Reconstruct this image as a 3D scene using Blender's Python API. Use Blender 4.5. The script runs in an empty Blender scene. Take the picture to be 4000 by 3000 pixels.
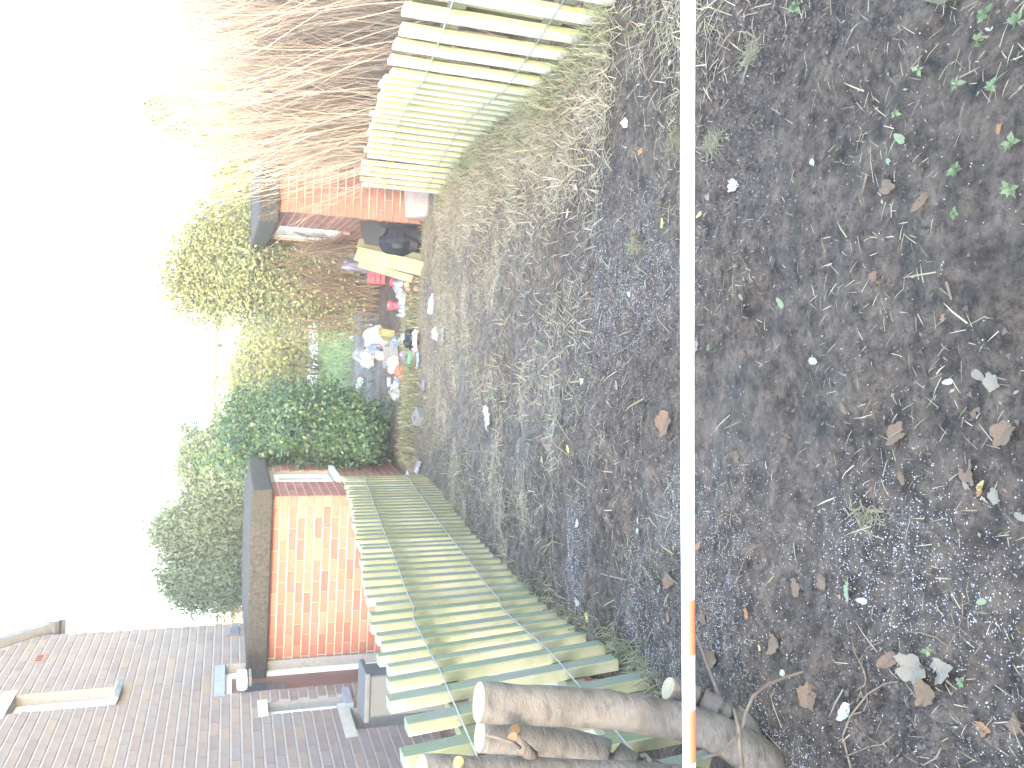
import bpy, math, random
import numpy as np
from mathutils import Vector, Matrix
from math import sin, cos, tan, atan, radians, pi

# ------------------------------------------------------------------ camera
scene = bpy.context.scene
CZ = 1.35                               # camera height above the near ground
F, PITCH, ROLL = 3200.0, radians(19.1), radians(1.9)
cr, sr, cp, sp = cos(ROLL), sin(ROLL), cos(PITCH), sin(PITCH)
RIGHT = Vector((cr, sr * sp, sr * cp))
UP = Vector((-sr, cr * sp, cr * cp))
FWD = Vector((0, cp, -sp))
cam_d = bpy.data.cameras.new('camera')
cam = bpy.data.objects.new('camera', cam_d)
scene.collection.objects.link(cam)
# the phone was turned on its side: picture left is world up
M = Matrix((-UP, RIGHT, -FWD)).transposed().to_4x4()
M.translation = Vector((0, 0, CZ))
cam.matrix_world = M
cam_d.sensor_fit = 'HORIZONTAL'
cam_d.sensor_width = 36
cam_d.lens = 36 * F / 4000
cam_d.clip_start = 0.05
cam_d.clip_end = 500
scene.camera = cam
scene.render.resolution_x, scene.render.resolution_y = 1024, 768

# ------------------------------------------------------------------ sky, sun, exposure
SUN_EL, SUN_AZ = radians(15), radians(8)   # light travels forward and AZ to the right
world = bpy.data.worlds.new('World')
scene.world = world
world.use_nodes = True
wn = world.node_tree
bg = wn.nodes['Background']
sky = wn.nodes.new('ShaderNodeTexSky')
sky.sky_type = 'NISHITA'
sky.sun_disc = False
sky.sun_elevation = SUN_EL
sky.sun_rotation = pi + SUN_AZ
sky.air_density = 1.0
sky.dust_density = 1.0
sky.ozone_density = 0.0
wn.links.new(sky.outputs[0], bg.inputs[0])
bg.inputs[1].default_value = 0.15
sun_d = bpy.data.lights.new('sun', 'SUN')
sun_d.energy = 0.5
sun_d.angle = radians(10)
sun_d.color = (1.0, 0.93, 0.82)
sun = bpy.data.objects.new('sun', sun_d)
scene.collection.objects.link(sun)
L = Vector((sin(SUN_AZ) * cos(SUN_EL), cos(SUN_AZ) * cos(SUN_EL), -sin(SUN_EL)))
sun.rotation_euler = L.to_track_quat('-Z', 'Y').to_euler()
sun.location = (0, -10, 10)
scene.view_settings.view_transform = 'Standard'
scene.view_settings.look = 'None'
scene.view_settings.gamma = 1
scene.view_settings.exposure = 4.0

# ------------------------------------------------------------------ pixel helpers (x, y = pixels of the 4000x3000 photo)
def ray(x, y):
    u, v = 3000 - y, x
    return RIGHT * ((u - 1500) / F) - UP * ((v - 2000) / F) + FWD
O = Vector((0, 0, CZ))
def at_depth(x, y, Y):
    r = ray(x, y)
    return O + r * (Y / r.y)
def on_plane(x, y, P, n):
    r = ray(x, y)
    return O + r * ((P - O).dot(n) / r.dot(n))
def project(P):
    d = Vector(P) - O
    z = d.dot(FWD)
    if z < 0.05:
        return None
    return 2000 - F * d.dot(UP) / z, 1500 - F * d.dot(RIGHT) / z, z

# ------------------------------------------------------------------ noise and terrain
_rs = np.random.RandomState(5)
_tab = _rs.rand(256, 256)
def vnoise(x, y):
    xi = np.floor(x).astype(int); yi = np.floor(y).astype(int)
    fx = x - xi; fy = y - yi
    fx = fx * fx * (3 - 2 * fx); fy = fy * fy * (3 - 2 * fy)
    a = _tab[xi % 256, yi % 256]; b = _tab[(xi + 1) % 256, yi % 256]
    c = _tab[xi % 256, (yi + 1) % 256]; d = _tab[(xi + 1) % 256, (yi + 1) % 256]
    return (a * (1 - fx) + b * fx) * (1 - fy) + (c * (1 - fx) + d * fx) * fy - 0.5
def gh(x, y):
    """ground height, vectorised"""
    x = np.asarray(x, float); y = np.asarray(y, float)
    yc = np.where(y < 1.9, 1.9 - 0.8 * (1 - np.exp(-(1.9 - np.minimum(y, 1.9)) / 0.8)), y)
    yc = np.where(yc > 8.4, 8.4 + 1.1 * (1 - np.exp(-(np.maximum(yc, 8.4) - 8.4) / 1.1)), yc)
    h = 0.15 - 0.1 * yc
    near = np.clip((14 - y) / 6, 0.15, 1)
    n = 0.05 * vnoise(x / 0.9 + 7, y / 0.9) + 0.030 * vnoise(x / 0.28, y / 0.31 + 3) + 0.034 * vnoise(x / 0.13, y / 0.14)
    n = n + 0.022 * np.abs(vnoise(x / 0.06 + 9, y / 0.06)) + 0.012 * np.abs(vnoise(x / 0.03, y / 0.03 + 1)) - 0.008
    return h + n * near
def g1(x, y):
    return float(gh(np.array([x]), np.array([y]))[0])
def ground_at(x, y):
    r = ray(x, y)
    t = 2.0
    lo, hi = 0.3, 60.0
    for k in range(50):
        t = 0.5 * (lo + hi)
        p = O + r * t
        if p.z > g1(p.x, p.y): lo = t
        else: hi = t
    p = O + r * t
    return Vector((p.x, p.y, g1(p.x, p.y)))

# ------------------------------------------------------------------ object helpers
COL = scene.collection
def link(name, me, material=None, parent=None):
    o = bpy.data.objects.new(name, me)
    COL.objects.link(o)
    if material is not None and me is not None and len(me.materials) == 0:
        me.materials.append(material)
    if parent is not None:
        o.parent = parent
    return o
def tag(o, label=None, cat=None, group=None, kind=None):
    if label: o['label'] = label
    if cat: o['category'] = cat
    if group: o['group'] = group
    if kind: o['kind'] = kind
    return o
def empty(name, loc, label, cat, group=None):
    o = bpy.data.objects.new(name, None)
    COL.objects.link(o)
    o.location = loc
    o.empty_display_size = 0.1
    return tag(o, label, cat, group)
class MB:
    def __init__(s): s.v = []; s.f = []
    def add(s, vs, fs):
        k = len(s.v); s.v.extend([tuple(p) for p in vs]); s.f.extend([tuple(i + k for i in f) for f in fs]); return s
    def box(s, c, size, ax=None, ay=None, az=None):
        c = Vector(c); ax = ax or Vector((1, 0, 0)); ay = ay or Vector((0, 1, 0)); az = az or Vector((0, 0, 1))
        hx, hy, hz = size[0] / 2, size[1] / 2, size[2] / 2
        vs = [c + ax * (i * hx) + ay * (j * hy) + az * (k * hz) for i in (-1, 1) for j in (-1, 1) for k in (-1, 1)]
        return s.add(vs, [(0, 1, 3, 2), (4, 6, 7, 5), (0, 4, 5, 1), (2, 3, 7, 6), (0, 2, 6, 4), (1, 5, 7, 3)])
    def tube(s, pts, rad, n=8, cap=True, wob=0.0, rng=None):
        pts = [Vector(p) for p in pts]
        if not hasattr(rad, '__len__'): rad = [rad] * len(pts)
        k = len(s.v); ref = Vector((0.31, 0.52, 0.79)); rings = []
        for i, p in enumerate(pts):
            t = (pts[min(i + 1, len(pts) - 1)] - pts[max(i - 1, 0)]).normalized()
            a = t.cross(ref)
            if a.length < 1e-3: a = t.cross(Vector((1, 0, 0)))
            a.normalize(); b = t.cross(a)
            for j in range(n):
                th = 2 * pi * j / n; r = rad[i]
                if wob and rng: r *= 1 + rng.uniform(-wob, wob)
                s.v.append(tuple(p + a * (cos(th) * r) + b * (sin(th) * r)))
        for i in range(len(pts) - 1):
            for j in range(n):
                s.f.append((k + i * n + j, k + i * n + (j + 1) % n, k + (i + 1) * n + (j + 1) % n, k + (i + 1) * n + j))
        if cap:
            s.f.append(tuple(k + j for j in range(n))[::-1]); e = k + (len(pts) - 1) * n
            s.f.append(tuple(e + j for j in range(n)))
        return s
    def lathe(s, prof, n=14, c=(0, 0, 0)):
        k = len(s.v)
        for r, z in prof:
            for j in range(n):
                s.v.append((c[0] + r * cos(2 * pi * j / n), c[1] + r * sin(2 * pi * j / n), c[2] + z))
        for i in range(len(prof) - 1):
            for j in range(n):
                s.f.append((k + i * n + j, k + i * n + (j + 1) % n, k + (i + 1) * n + (j + 1) % n, k + (i + 1) * n + j))
        s.f.append(tuple(k + j for j in range(n))[::-1]); e = k + (len(prof) - 1) * n
        s.f.append(tuple(e + j for j in range(n)))
        return s
    def mesh(s, name, smooth=False):
        me = bpy.data.meshes.new(name); me.from_pydata(s.v, [], s.f); me.update()
        if smooth: me.polygons.foreach_set('use_smooth', [True] * len(me.polygons))
        return me
    def build(s, name, material, parent=None, smooth=False, bevel=0):
        o = link(name, s.mesh(name, smooth), material, parent)
        if bevel:
            m = o.modifiers.new('bevel', 'BEVEL'); m.width = bevel; m.segments = 2; m.limit_method = 'ANGLE'
        return o
def np_mesh(name, verts, faces, smooth=False):
    """verts (N,3), faces (M,k) numpy"""
    me = bpy.data.meshes.new(name)
    k = faces.shape[1]
    me.vertices.add(len(verts)); me.vertices.foreach_set('co', np.ascontiguousarray(verts, dtype=np.float32).ravel())
    me.loops.add(faces.size); me.loops.foreach_set('vertex_index', np.ascontiguousarray(faces, dtype=np.int32).ravel())
    me.polygons.add(len(faces))
    me.polygons.foreach_set('loop_start', np.arange(0, faces.size, k, dtype=np.int32))
    me.polygons.foreach_set('loop_total', np.full(len(faces), k, dtype=np.int32))
    if smooth: me.polygons.foreach_set('use_smooth', np.ones(len(faces), dtype=bool))
    me.update(calc_edges=True); me.validate()
    return me

# ------------------------------------------------------------------ materials
def newmat(name):
    m = bpy.data.materials.new(name); m.use_nodes = True
    nt = m.node_tree
    return m, nt, nt.nodes['Principled BSDF']
def rnd_node(nt):
    oi = nt.nodes.new('ShaderNodeObjectInfo'); ge = nt.nodes.new('ShaderNodeNewGeometry')
    a = nt.nodes.new('ShaderNodeMath'); a.operation = 'ADD'
    nt.links.new(oi.outputs['Random'], a.inputs[0]); nt.links.new(ge.outputs['Random Per Island'], a.inputs[1])
    f = nt.nodes.new('ShaderNodeMath'); f.operation = 'FRACT'
    nt.links.new(a.outputs[0], f.inputs[0])
    return f.outputs[0]
def ramp_node(nt, cols, fac, interp='LINEAR'):
    r = nt.nodes.new('ShaderNodeValToRGB'); r.color_ramp.interpolation = interp
    el = r.color_ramp.elements
    n = len(cols)
    for i, c in enumerate(cols):
        if isinstance(c[0], tuple): p, c = c[1], c[0]
        else: p = i / max(1, n - 1)
        if i < 2: e = el[i]; e.position = p
        else: e = el.new(p)
        e.color = (*c, 1)
    nt.links.new(fac, r.inputs[0])
    return r.outputs[0]
def noise_node(nt, scale, detail=5, rough=0.6, stretch=None, coord='Object'):
    tc = nt.nodes.new('ShaderNodeTexCoord'); n = nt.nodes.new('ShaderNodeTexNoise')
    n.inputs['Scale'].default_value = scale; n.inputs['Detail'].default_value = detail; n.inputs['Roughness'].default_value = rough
    src = tc.outputs[coord]
    if stretch:
        mp = nt.nodes.new('ShaderNodeMapping'); mp.inputs['Scale'].default_value = stretch
        nt.links.new(src, mp.inputs['Vector']); src = mp.outputs[0]
    nt.links.new(src, n.inputs['Vector'])
    return n.outputs['Fac']
def mix_node(nt, fac, a, b, blend='MIX'):
    m = nt.nodes.new('ShaderNodeMix'); m.data_type = 'RGBA'; m.blend_type = blend
    for inp, val in ((m.inputs[0], fac), (m.inputs[6], a), (m.inputs[7], b)):
        if isinstance(val, (int, float)): inp.default_value = val
        elif isinstance(val, tuple): inp.default_value = (*val, 1)
        else: nt.links.new(val, inp)
    return m.outputs[2]
def bump_node(nt, height, strength, dist, bsdf):
    b = nt.nodes.new('ShaderNodeBump'); b.inputs['Strength'].default_value = strength; b.inputs['Distance'].default_value = dist
    nt.links.new(height, b.inputs['Height']); nt.links.new(b.outputs[0], bsdf.inputs['Normal'])
def pm(name, cols, scale=8, rough=0.8, bump=0.3, dist=0.01, rnd=None, stretch=None, trans=0.0, spec=0.3, grime=None):
    """noise between cols; rnd = colours by piece; grime = (colour, amount)"""
    m, nt, b = newmat(name)
    nz = noise_node(nt, scale, stretch=stretch)
    if len(cols) == 1: cols = [cols[0], tuple(c * 0.8 for c in cols[0])]
    n = len(cols)
    col = ramp_node(nt, [(c, 0.3 + 0.4 * i / (n - 1)) for i, c in enumerate(cols)], nz)
    if rnd:
        rc = ramp_node(nt, rnd, rnd_node(nt), 'LINEAR')
        col = mix_node(nt, 0.22, rc, col)
    if grime:
        gn = noise_node(nt, grime[2] if len(grime) > 2 else 2.5, 4, 0.65)
        gr = ramp_node(nt, [((0, 0, 0), 0.45), ((grime[1],) * 3, 0.7)], gn)
        col = mix_node(nt, gr, col, grime[0])
    nt.links.new(col, b.inputs['Base Color'])
    b.inputs['Roughness'].default_value = rough
    b.inputs['Specular IOR Level'].default_value = spec
    if trans:
        b.inputs['Subsurface Weight'].default_value = 0.0
    if bump: bump_node(nt, noise_node(nt, scale * 3, 6, 0.7, stretch), bump, dist, b)
    return m
def leafmat(name, cols, rough=0.5, trans=0.25):
    m, nt, b = newmat(name)
    n = len(cols)
    col = ramp_node(nt, [(c, i / (n - 1)) for i, c in enumerate(cols)], rnd_node(nt))
    nt.links.new(col, b.inputs['Base Color'])
    b.inputs['Roughness'].default_value = rough
    b.inputs['Specular IOR Level'].default_value = 0.4
    tr = nt.nodes.new('ShaderNodeBsdfTranslucent'); nt.links.new(col, tr.inputs[0])
    ms = nt.nodes.new('ShaderNodeMixShader'); ms.inputs[0].default_value = trans
    nt.links.new(b.outputs[0], ms.inputs[1]); nt.links.new(tr.outputs[0], ms.inputs[2])
    nt.links.new(ms.outputs[0], nt.nodes['Material Output'].inputs[0])
    return m
MT = {}
def mud_material():
    m, nt, b = newmat('mud')
    tc = nt.nodes.new('ShaderNodeTexCoord'); sx = nt.nodes.new('ShaderNodeSeparateXYZ')
    nt.links.new(tc.outputs['Object'], sx.inputs[0])
    n1 = noise_node(nt, 1.3, 6, 0.65); n2 = noise_node(nt, 14, 7, 0.7); n3 = noise_node(nt, 60, 4, 0.7)
    wet = ramp_node(nt, [((0.016, 0.012, 0.009), 0.34), ((0.080, 0.057, 0.042), 0.5), ((0.155, 0.113, 0.082), 0.68)], n2)
    n4 = noise_node(nt, 45, 5, 0.75)
    dkk = ramp_node(nt, [((0.25,) * 3, 0.38), ((1,) * 3, 0.52)], n4)
    wet = mix_node(nt, 0.75, wet, dkk, 'MULTIPLY')
    straw = ramp_node(nt, [((0.075, 0.057, 0.042), 0.32), ((0.21, 0.165, 0.115), 0.58), ((0.16, 0.145, 0.075), 0.8)], n2)
    # trampled dry grass further up the plot, bare mud close to the gate
    r = nt.nodes.new('ShaderNodeMapRange'); r.inputs[1].default_value = 3.2; r.inputs[2].default_value = 8.6
    xa = nt.nodes.new('ShaderNodeMath'); xa.operation = 'MULTIPLY_ADD'; xa.inputs[1].default_value = 1.5
    nt.links.new(sx.outputs[0], xa.inputs[0]); nt.links.new(sx.outputs[1], xa.inputs[2])
    nt.links.new(xa.outputs[0], r.inputs[0])
    a = nt.nodes.new('ShaderNodeMath'); a.operation = 'ADD'; nt.links.new(r.outputs[0], a.inputs[0])
    s = nt.nodes.new('ShaderNodeMath'); s.operation = 'MULTIPLY_ADD'; s.inputs[1].default_value = 1.6; s.inputs[2].default_value = -1.05
    nt.links.new(n1, s.inputs[0]); nt.links.new(s.outputs[0], a.inputs[1])
    cl = nt.nodes.new('ShaderNodeClamp'); nt.links.new(a.outputs[0], cl.inputs[0]); cl.inputs[2].default_value = 0.75
    col = mix_node(nt, cl.outputs[0], wet, straw)
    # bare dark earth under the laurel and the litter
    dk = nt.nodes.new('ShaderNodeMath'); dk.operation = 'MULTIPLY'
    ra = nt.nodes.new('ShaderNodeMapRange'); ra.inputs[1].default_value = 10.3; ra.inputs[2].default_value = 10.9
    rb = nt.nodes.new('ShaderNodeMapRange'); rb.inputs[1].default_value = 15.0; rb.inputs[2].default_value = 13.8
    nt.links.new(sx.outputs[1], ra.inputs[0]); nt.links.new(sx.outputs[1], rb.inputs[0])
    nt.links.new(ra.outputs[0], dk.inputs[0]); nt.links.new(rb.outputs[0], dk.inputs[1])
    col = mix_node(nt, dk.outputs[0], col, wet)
    # mown grass far off
    r2 = nt.nodes.new('ShaderNodeMapRange'); r2.inputs[1].default_value = 15.0; r2.inputs[2].default_value = 18.0
    nt.links.new(sx.outputs[1], r2.inputs[0])
    lawn = ramp_node(nt, [((0.09, 0.16, 0.04), 0.3), ((0.20, 0.26, 0.09), 0.7)], n1)
    col = mix_node(nt, r2.outputs[0], col, lawn)
    nt.links.new(col, b.inputs['Base Color'])
    rr = ramp_node(nt, [((0.45,) * 3, 0.35), ((0.9,) * 3, 0.6)], n1)
    nt.links.new(rr, b.inputs['Roughness'])
    b.inputs['Specular IOR Level'].default_value = 0.3
    ad = nt.nodes.new('ShaderNodeMath'); ad.operation = 'ADD'; nt.links.new(n2, ad.inputs[0]); nt.links.new(n3, ad.inputs[1])
    bump_node(nt, ad.outputs[0], 1.0, 0.02, b)
    return m
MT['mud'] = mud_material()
MT['house_brick'] = pm('house_brick', [(0.15, 0.11, 0.098), (0.21, 0.165, 0.145)], 9, 0.85, 0.4, 0.006,
    rnd=[(0.13, 0.098, 0.095), (0.17, 0.125, 0.108), (0.155, 0.132, 0.13), (0.185, 0.138, 0.108), (0.14, 0.108, 0.11), (0.215, 0.155, 0.11)], grime=((0.24, 0.22, 0.225), 0.35, 1.2))
MT['orange_brick'] = pm('orange_brick', [(0.25, 0.085, 0.055), (0.31, 0.12, 0.08)], 9, 0.85, 0.35, 0.005,
    rnd=[(0.27, 0.085, 0.06), (0.29, 0.112, 0.08), (0.20, 0.06, 0.05), (0.31, 0.13, 0.088), (0.16, 0.06, 0.052), (0.27, 0.095, 0.07), (0.33, 0.145, 0.10)], grime=((0.27, 0.16, 0.11), 0.3, 1.6))
MT['red_brick'] = pm('red_brick', [(0.20, 0.075, 0.048), (0.25, 0.10, 0.068)], 9, 0.85, 0.35, 0.005,
    rnd=[(0.21, 0.075, 0.05), (0.23, 0.088, 0.058), (0.12, 0.07, 0.06), (0.25, 0.105, 0.07), (0.21, 0.08, 0.053)], grime=((0.30, 0.23, 0.19), 0.3, 1.6))
MT['mortar'] = pm('mortar', [(0.24, 0.23, 0.22), (0.31, 0.295, 0.28)], 25, 0.95, 0.5, 0.004)
MT['mortar_warm'] = pm('mortar_warm', [(0.29, 0.25, 0.18), (0.37, 0.32, 0.24)], 25, 0.95, 0.5, 0.004)
MT['concrete'] = pm('concrete', [(0.28, 0.27, 0.24), (0.42, 0.40, 0.36)], 12, 0.9, 0.6, 0.01, grime=((0.16, 0.17, 0.09), 0.6, 3))
MT['pebbledash'] = pm('pebbledash', [(0.022, 0.020, 0.018), (0.075, 0.068, 0.06)], 30, 0.95, 1.0, 0.02, grime=((0.035, 0.036, 0.018), 0.6, 2.2))
MT['pale_concrete'] = pm('pale_concrete', [(0.50, 0.49, 0.46), (0.62, 0.60, 0.56)], 10, 0.9, 0.4, 0.006)
MT['plinth'] = pm('plinth', [(0.22, 0.17, 0.145), (0.28, 0.23, 0.20)], 10, 0.9, 0.4, 0.006)
MT['cabinet'] = pm('cabinet', [(0.05, 0.053, 0.06), (0.065, 0.068, 0.074)], 4, 0.6, 0.1, grime=((0.04, 0.05, 0.03), 0.4, 6))
MT['white_frame'] = pm('white_frame', [(0.78, 0.78, 0.78), (0.70, 0.70, 0.69)], 5, 0.4, 0.05, 0.002)
MT['white_board'] = pm('white_board', [(0.82, 0.82, 0.80), (0.72, 0.72, 0.70)], 3, 0.5, 0.1, 0.002)
MT['maroon_door'] = pm('maroon_door', [(0.12, 0.055, 0.05), (0.16, 0.08, 0.07)], 4, 0.45, 0.1, 0.003)
MT['slate_sill'] = pm('slate_sill', [(0.17, 0.19, 0.23), (0.23, 0.25, 0.29)], 10, 0.6, 0.3, 0.004)
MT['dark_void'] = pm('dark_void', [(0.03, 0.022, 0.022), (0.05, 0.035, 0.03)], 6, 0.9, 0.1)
MT['dark_metal'] = pm('dark_metal', [(0.06, 0.07, 0.10), (0.10, 0.11, 0.14)], 6, 0.5, 0.1)
MT['grey_panel'] = pm('grey_panel', [(0.085, 0.09, 0.10), (0.11, 0.115, 0.125)], 4, 0.5, 0.1, grime=((0.2, 0.24, 0.12), 0.4, 6))
def glass_mat():
    m, nt, b = newmat('pane_glass'); b.inputs['Base Color'].default_value = (0.05, 0.06, 0.07, 1)
    b.inputs['Roughness'].default_value = 0.06; b.inputs['Specular IOR Level'].default_value = 0.8
    return m
MT['glass'] = glass_mat()
def slat_mat(name, face, edge, algae, amount):
    """weathered wood, narrow edges in another colour than broad faces, algae in patches"""
    m, nt, b = newmat(name)
    tc = nt.nodes.new('ShaderNodeTexCoord'); sx = nt.nodes.new('ShaderNodeSeparateXYZ'); nt.links.new(tc.outputs['Normal'], sx.inputs[0])
    ab = nt.nodes.new('ShaderNodeMath'); ab.operation = 'ABSOLUTE'; nt.links.new(sx.outputs[0], ab.inputs[0])
    gt = nt.nodes.new('ShaderNodeMath'); gt.operation = 'GREATER_THAN'; gt.inputs[1].default_value = 0.6; nt.links.new(ab.outputs[0], gt.inputs[0])
    rd = rnd_node(nt)
    grain = noise_node(nt, 5, 6, 0.7, (8, 8, 0.6))
    def var(cols): return mix_node(nt, 0.5, ramp_node(nt, cols, rd), ramp_node(nt, [(c, 0.3 + 0.4 * k / (len(cols) - 1)) for k, c in enumerate(cols)], grain))
    col = mix_node(nt, gt.outputs[0], var(face), var(edge))
    gr = ramp_node(nt, [((0, 0, 0), 0.42), ((amount,) * 3, 0.68)], noise_node(nt, 4, 5, 0.65, (1, 1, 0.5), 'Generated') if False else noise_node(nt, 3.5, 5, 0.65))
    col = mix_node(nt, gr, col, algae)
    nt.links.new(col, b.inputs['Base Color']); b.inputs['Roughness'].default_value = 0.85
    bump_node(nt, grain, 0.6, 0.004, b)
    return m
MT['slat_left'] = slat_mat('slat_left', [(0.145, 0.155, 0.155), (0.105, 0.14, 0.07), (0.175, 0.18, 0.18), (0.115, 0.145, 0.08), (0.15, 0.155, 0.13)],
                           [(0.27, 0.24, 0.13), (0.33, 0.30, 0.20), (0.22, 0.21, 0.08)], (0.105, 0.155, 0.038), 0.65)
MT['slat_right'] = slat_mat('slat_right', [(0.50, 0.46, 0.35), (0.58, 0.54, 0.43), (0.45, 0.42, 0.29)],
                            [(0.27, 0.26, 0.12), (0.32, 0.31, 0.17), (0.24, 0.24, 0.10)], (0.26, 0.28, 0.09), 0.6)
MT['rail_wood'] = pm('rail_wood', [(0.17, 0.16, 0.11), (0.24, 0.22, 0.16)], 5, 0.85, 0.4, 0.004, grime=((0.13, 0.17, 0.05), 0.6, 5))
MT['wire'] = pm('wire', [(0.50, 0.52, 0.55), (0.38, 0.39, 0.42)], 30, 0.35, 0.05)
MT['wire'].node_tree.nodes['Principled BSDF'].inputs['Metallic'].default_value = 0.7
MT['bark'] = pm('bark', [(0.085, 0.074, 0.064), (0.18, 0.16, 0.14), (0.125, 0.108, 0.092)], 11, 0.85, 1.0, 0.012, stretch=(1, 1, 2.2), grime=((0.09, 0.075, 0.06), 0.6, 7))
MT['cut_wood'] = pm('cut_wood', [(0.36, 0.31, 0.23), (0.26, 0.20, 0.12)], 18, 0.8, 0.3, 0.003)
MT['cut_fresh'] = pm('cut_fresh', [(0.30, 0.18, 0.085), (0.24, 0.13, 0.06)], 18, 0.8, 0.2, 0.003)
MT['twig'] = pm('twig', [(0.09, 0.068, 0.055), (0.15, 0.115, 0.09)], 20, 0.85, 0.3, 0.002)
MT['pale_twig'] = pm('pale_twig', [(0.20, 0.16, 0.115), (0.12, 0.09, 0.065)], 20, 0.85, 0.3, 0.002)

# ------------------------------------------------------------------ ground sheet
def axis(segs):
    out = [segs[0][0]]
    for a, b, st in segs:
        n = max(1, int(round((b - a) / st)))
        out += list(a + (b - a) * (np.arange(1, n + 1) / n))
    return np.array(out)
gx = axis([(-90, -10, 8), (-10, -3, 0.5), (-3, -1.7, 0.1), (-1.7, 2.4, 0.019), (2.4, 4, 0.1), (4, 12, 0.5), (12, 90, 8)])
gy = axis([(-30, -2, 2), (-2, 0.7, 0.15), (0.7, 3.2, 0.019), (3.2, 6, 0.03), (6, 10, 0.05), (10, 20, 0.2), (20, 40, 1), (40, 200, 10)])
X, Y = np.meshgrid(gx, gy)
Z = gh(X, Y)
V = np.stack([X.ravel(), Y.ravel(), Z.ravel()], 1)
ny, nx = X.shape
i = np.arange(ny - 1)[:, None] * nx + np.arange(nx - 1)[None, :]
FQ = np.stack([i, i + 1, i + nx + 1, i + nx], -1).reshape(-1, 4)
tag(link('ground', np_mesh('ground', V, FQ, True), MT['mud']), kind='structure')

# ------------------------------------------------------------------ bricks
BL, BH, BJ, HJ = 0.229, 0.0755, 0.0145, 0.0065        # brick face, bed joint, head joint
def brick_wall(thing, P0, d, n, L, zlo, ztop, mat, mortar, openings=(), name='wall', thick=0.2, limit=300, clip=None, bl=BL):
    """P0 start on the ground line, d along, n outward; openings in (s0, s1, z0, z1); bricks stand 7 mm proud of the mortar"""
    d = d.normalized(); n = n.normalized(); up = Vector((0, 0, 1))
    mb = MB()
    ss = sorted(set([0, L] + [o for op in openings for o in op[:2]]))
    zz = sorted(set([zlo, ztop] + [o for op in openings for o in op[2:4]]))
    for a, b in zip(ss[:-1], ss[1:]):
        z0 = None
        for c, e in list(zip(zz[:-1], zz[1:])) + [(None, None)]:
            solid = c is not None and not any(op[0] < (a + b) / 2 < op[1] and op[2] < (c + e) / 2 < op[3] for op in openings)
            if solid and z0 is None: z0 = c
            if not solid and z0 is not None:
                z1 = c if c is not None else zz[-1]
                if clip:
                    vs = []
                    for s_, zt in ((a, min(z1, clip(a))), (b, min(z1, clip(b)))):
                        for zc_ in (z0, max(zt, z0 + 0.01)):
                            for t_ in (0, -thick):
                                q = P0 + d * s_ + n * t_; vs.append((q.x, q.y, zc_))
                    mb.add(vs, [(0, 1, 3, 2), (4, 6, 7, 5), (0, 4, 5, 1), (2, 3, 7, 6), (0, 2, 6, 4), (1, 5, 7, 3)])
                else:
                    q = P0 + d * ((a + b) / 2) - n * (thick / 2)
                    mb.box((q.x, q.y, (z0 + z1) / 2), (b - a, thick, z1 - z0), d, n, up)
                z0 = None
    w = mb.build(name, mortar, thing)
    w.location = -thing.location
    rng = random.Random(len(name) + int(L * 100))
    pieces = []
    k = 0; z = zlo
    while z + BH <= ztop + 0.02:
        s = -(bl + HJ) / 2 * (k % 2)
        row_ops = [op for op in openings if op[2] < z + BH - 0.01 and op[3] > z + 0.01]
        while s < L:
            segs = [(max(s, 0.0), min(s + bl, L))]
            for op in row_ops:
                new = []
                for a, b in segs:
                    if b <= op[0] or a >= op[1]: new.append((a, b))
                    else:
                        if a < op[0] - 0.03: new.append((a, op[0]))
                        if b > op[1] + 0.03: new.append((op[1], b))
                segs = new
            for a, b in segs:
                if b - a > 0.03 and not (clip and z + BH > clip((a + b) / 2) - 0.02):
                    pieces.append(((a + b) / 2, z + BH / 2, round(b - a, 2)))
            s += bl + HJ
        z += BH + BJ; k += 1
    scored = []
    for s, zc, l in pieces:
        c = P0 + d * s; c = Vector((c.x, c.y, zc))
        p = project(c)
        vis = p is not None and -60 < p[0] < 4060 and -60 < p[1] < 3060
        scored.append((0 if vis else 1, p[2] if p else 99, c, l))
    scored.sort(key=lambda t: (t[0], t[1]))
    rot = Matrix((d, -n, up)).transposed()
    def brick_mesh(l, cache={}):
        key = (mat.name, l)
        if key not in cache:
            hx, hz, e = l / 2, BH / 2, 0.004
            b = MB()
            b.add([(-hx, 0.01, -hz), (hx, 0.01, -hz), (hx, 0.01, hz), (-hx, 0.01, hz),
                   (-hx, -0.003, -hz), (hx, -0.003, -hz), (hx, -0.003, hz), (-hx, -0.003, hz),
                   (-hx + e, -0.007, -hz + e), (hx - e, -0.007, -hz + e), (hx - e, -0.007, hz - e), (-hx + e, -0.007, hz - e)],
                  [(0, 1, 5, 4), (1, 2, 6, 5), (2, 3, 7, 6), (3, 0, 4, 7), (4, 5, 9, 8), (5, 6, 10, 9), (6, 7, 11, 10), (7, 4, 8, 11), (8, 9, 10, 11)])
            me = b.mesh('brick'); me.materials.append(mat); cache[key] = me
        return cache[key]
    rest = MB()
    for q, (nv, dist, c, l) in enumerate(scored):
        jit = n * rng.uniform(-0.0015, 0.002)
        if q < limit and nv == 0:
            o = bpy.data.objects.new('brick', brick_mesh(l)); COL.objects.link(o); o.parent = w
            m = rot.to_4x4(); m.translation = c + jit
            o.matrix_parent_inverse = Matrix.Identity(4)
            o.matrix_basis = m
        else:
            me = brick_mesh(l)
            rest.add([rot @ v.co + c + jit for v in me.vertices], [tuple(p.vertices) for p in me.polygons])
    if rest.v:
        tag(rest.build('bricks', mat, w), kind='stuff')
    return w
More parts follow.
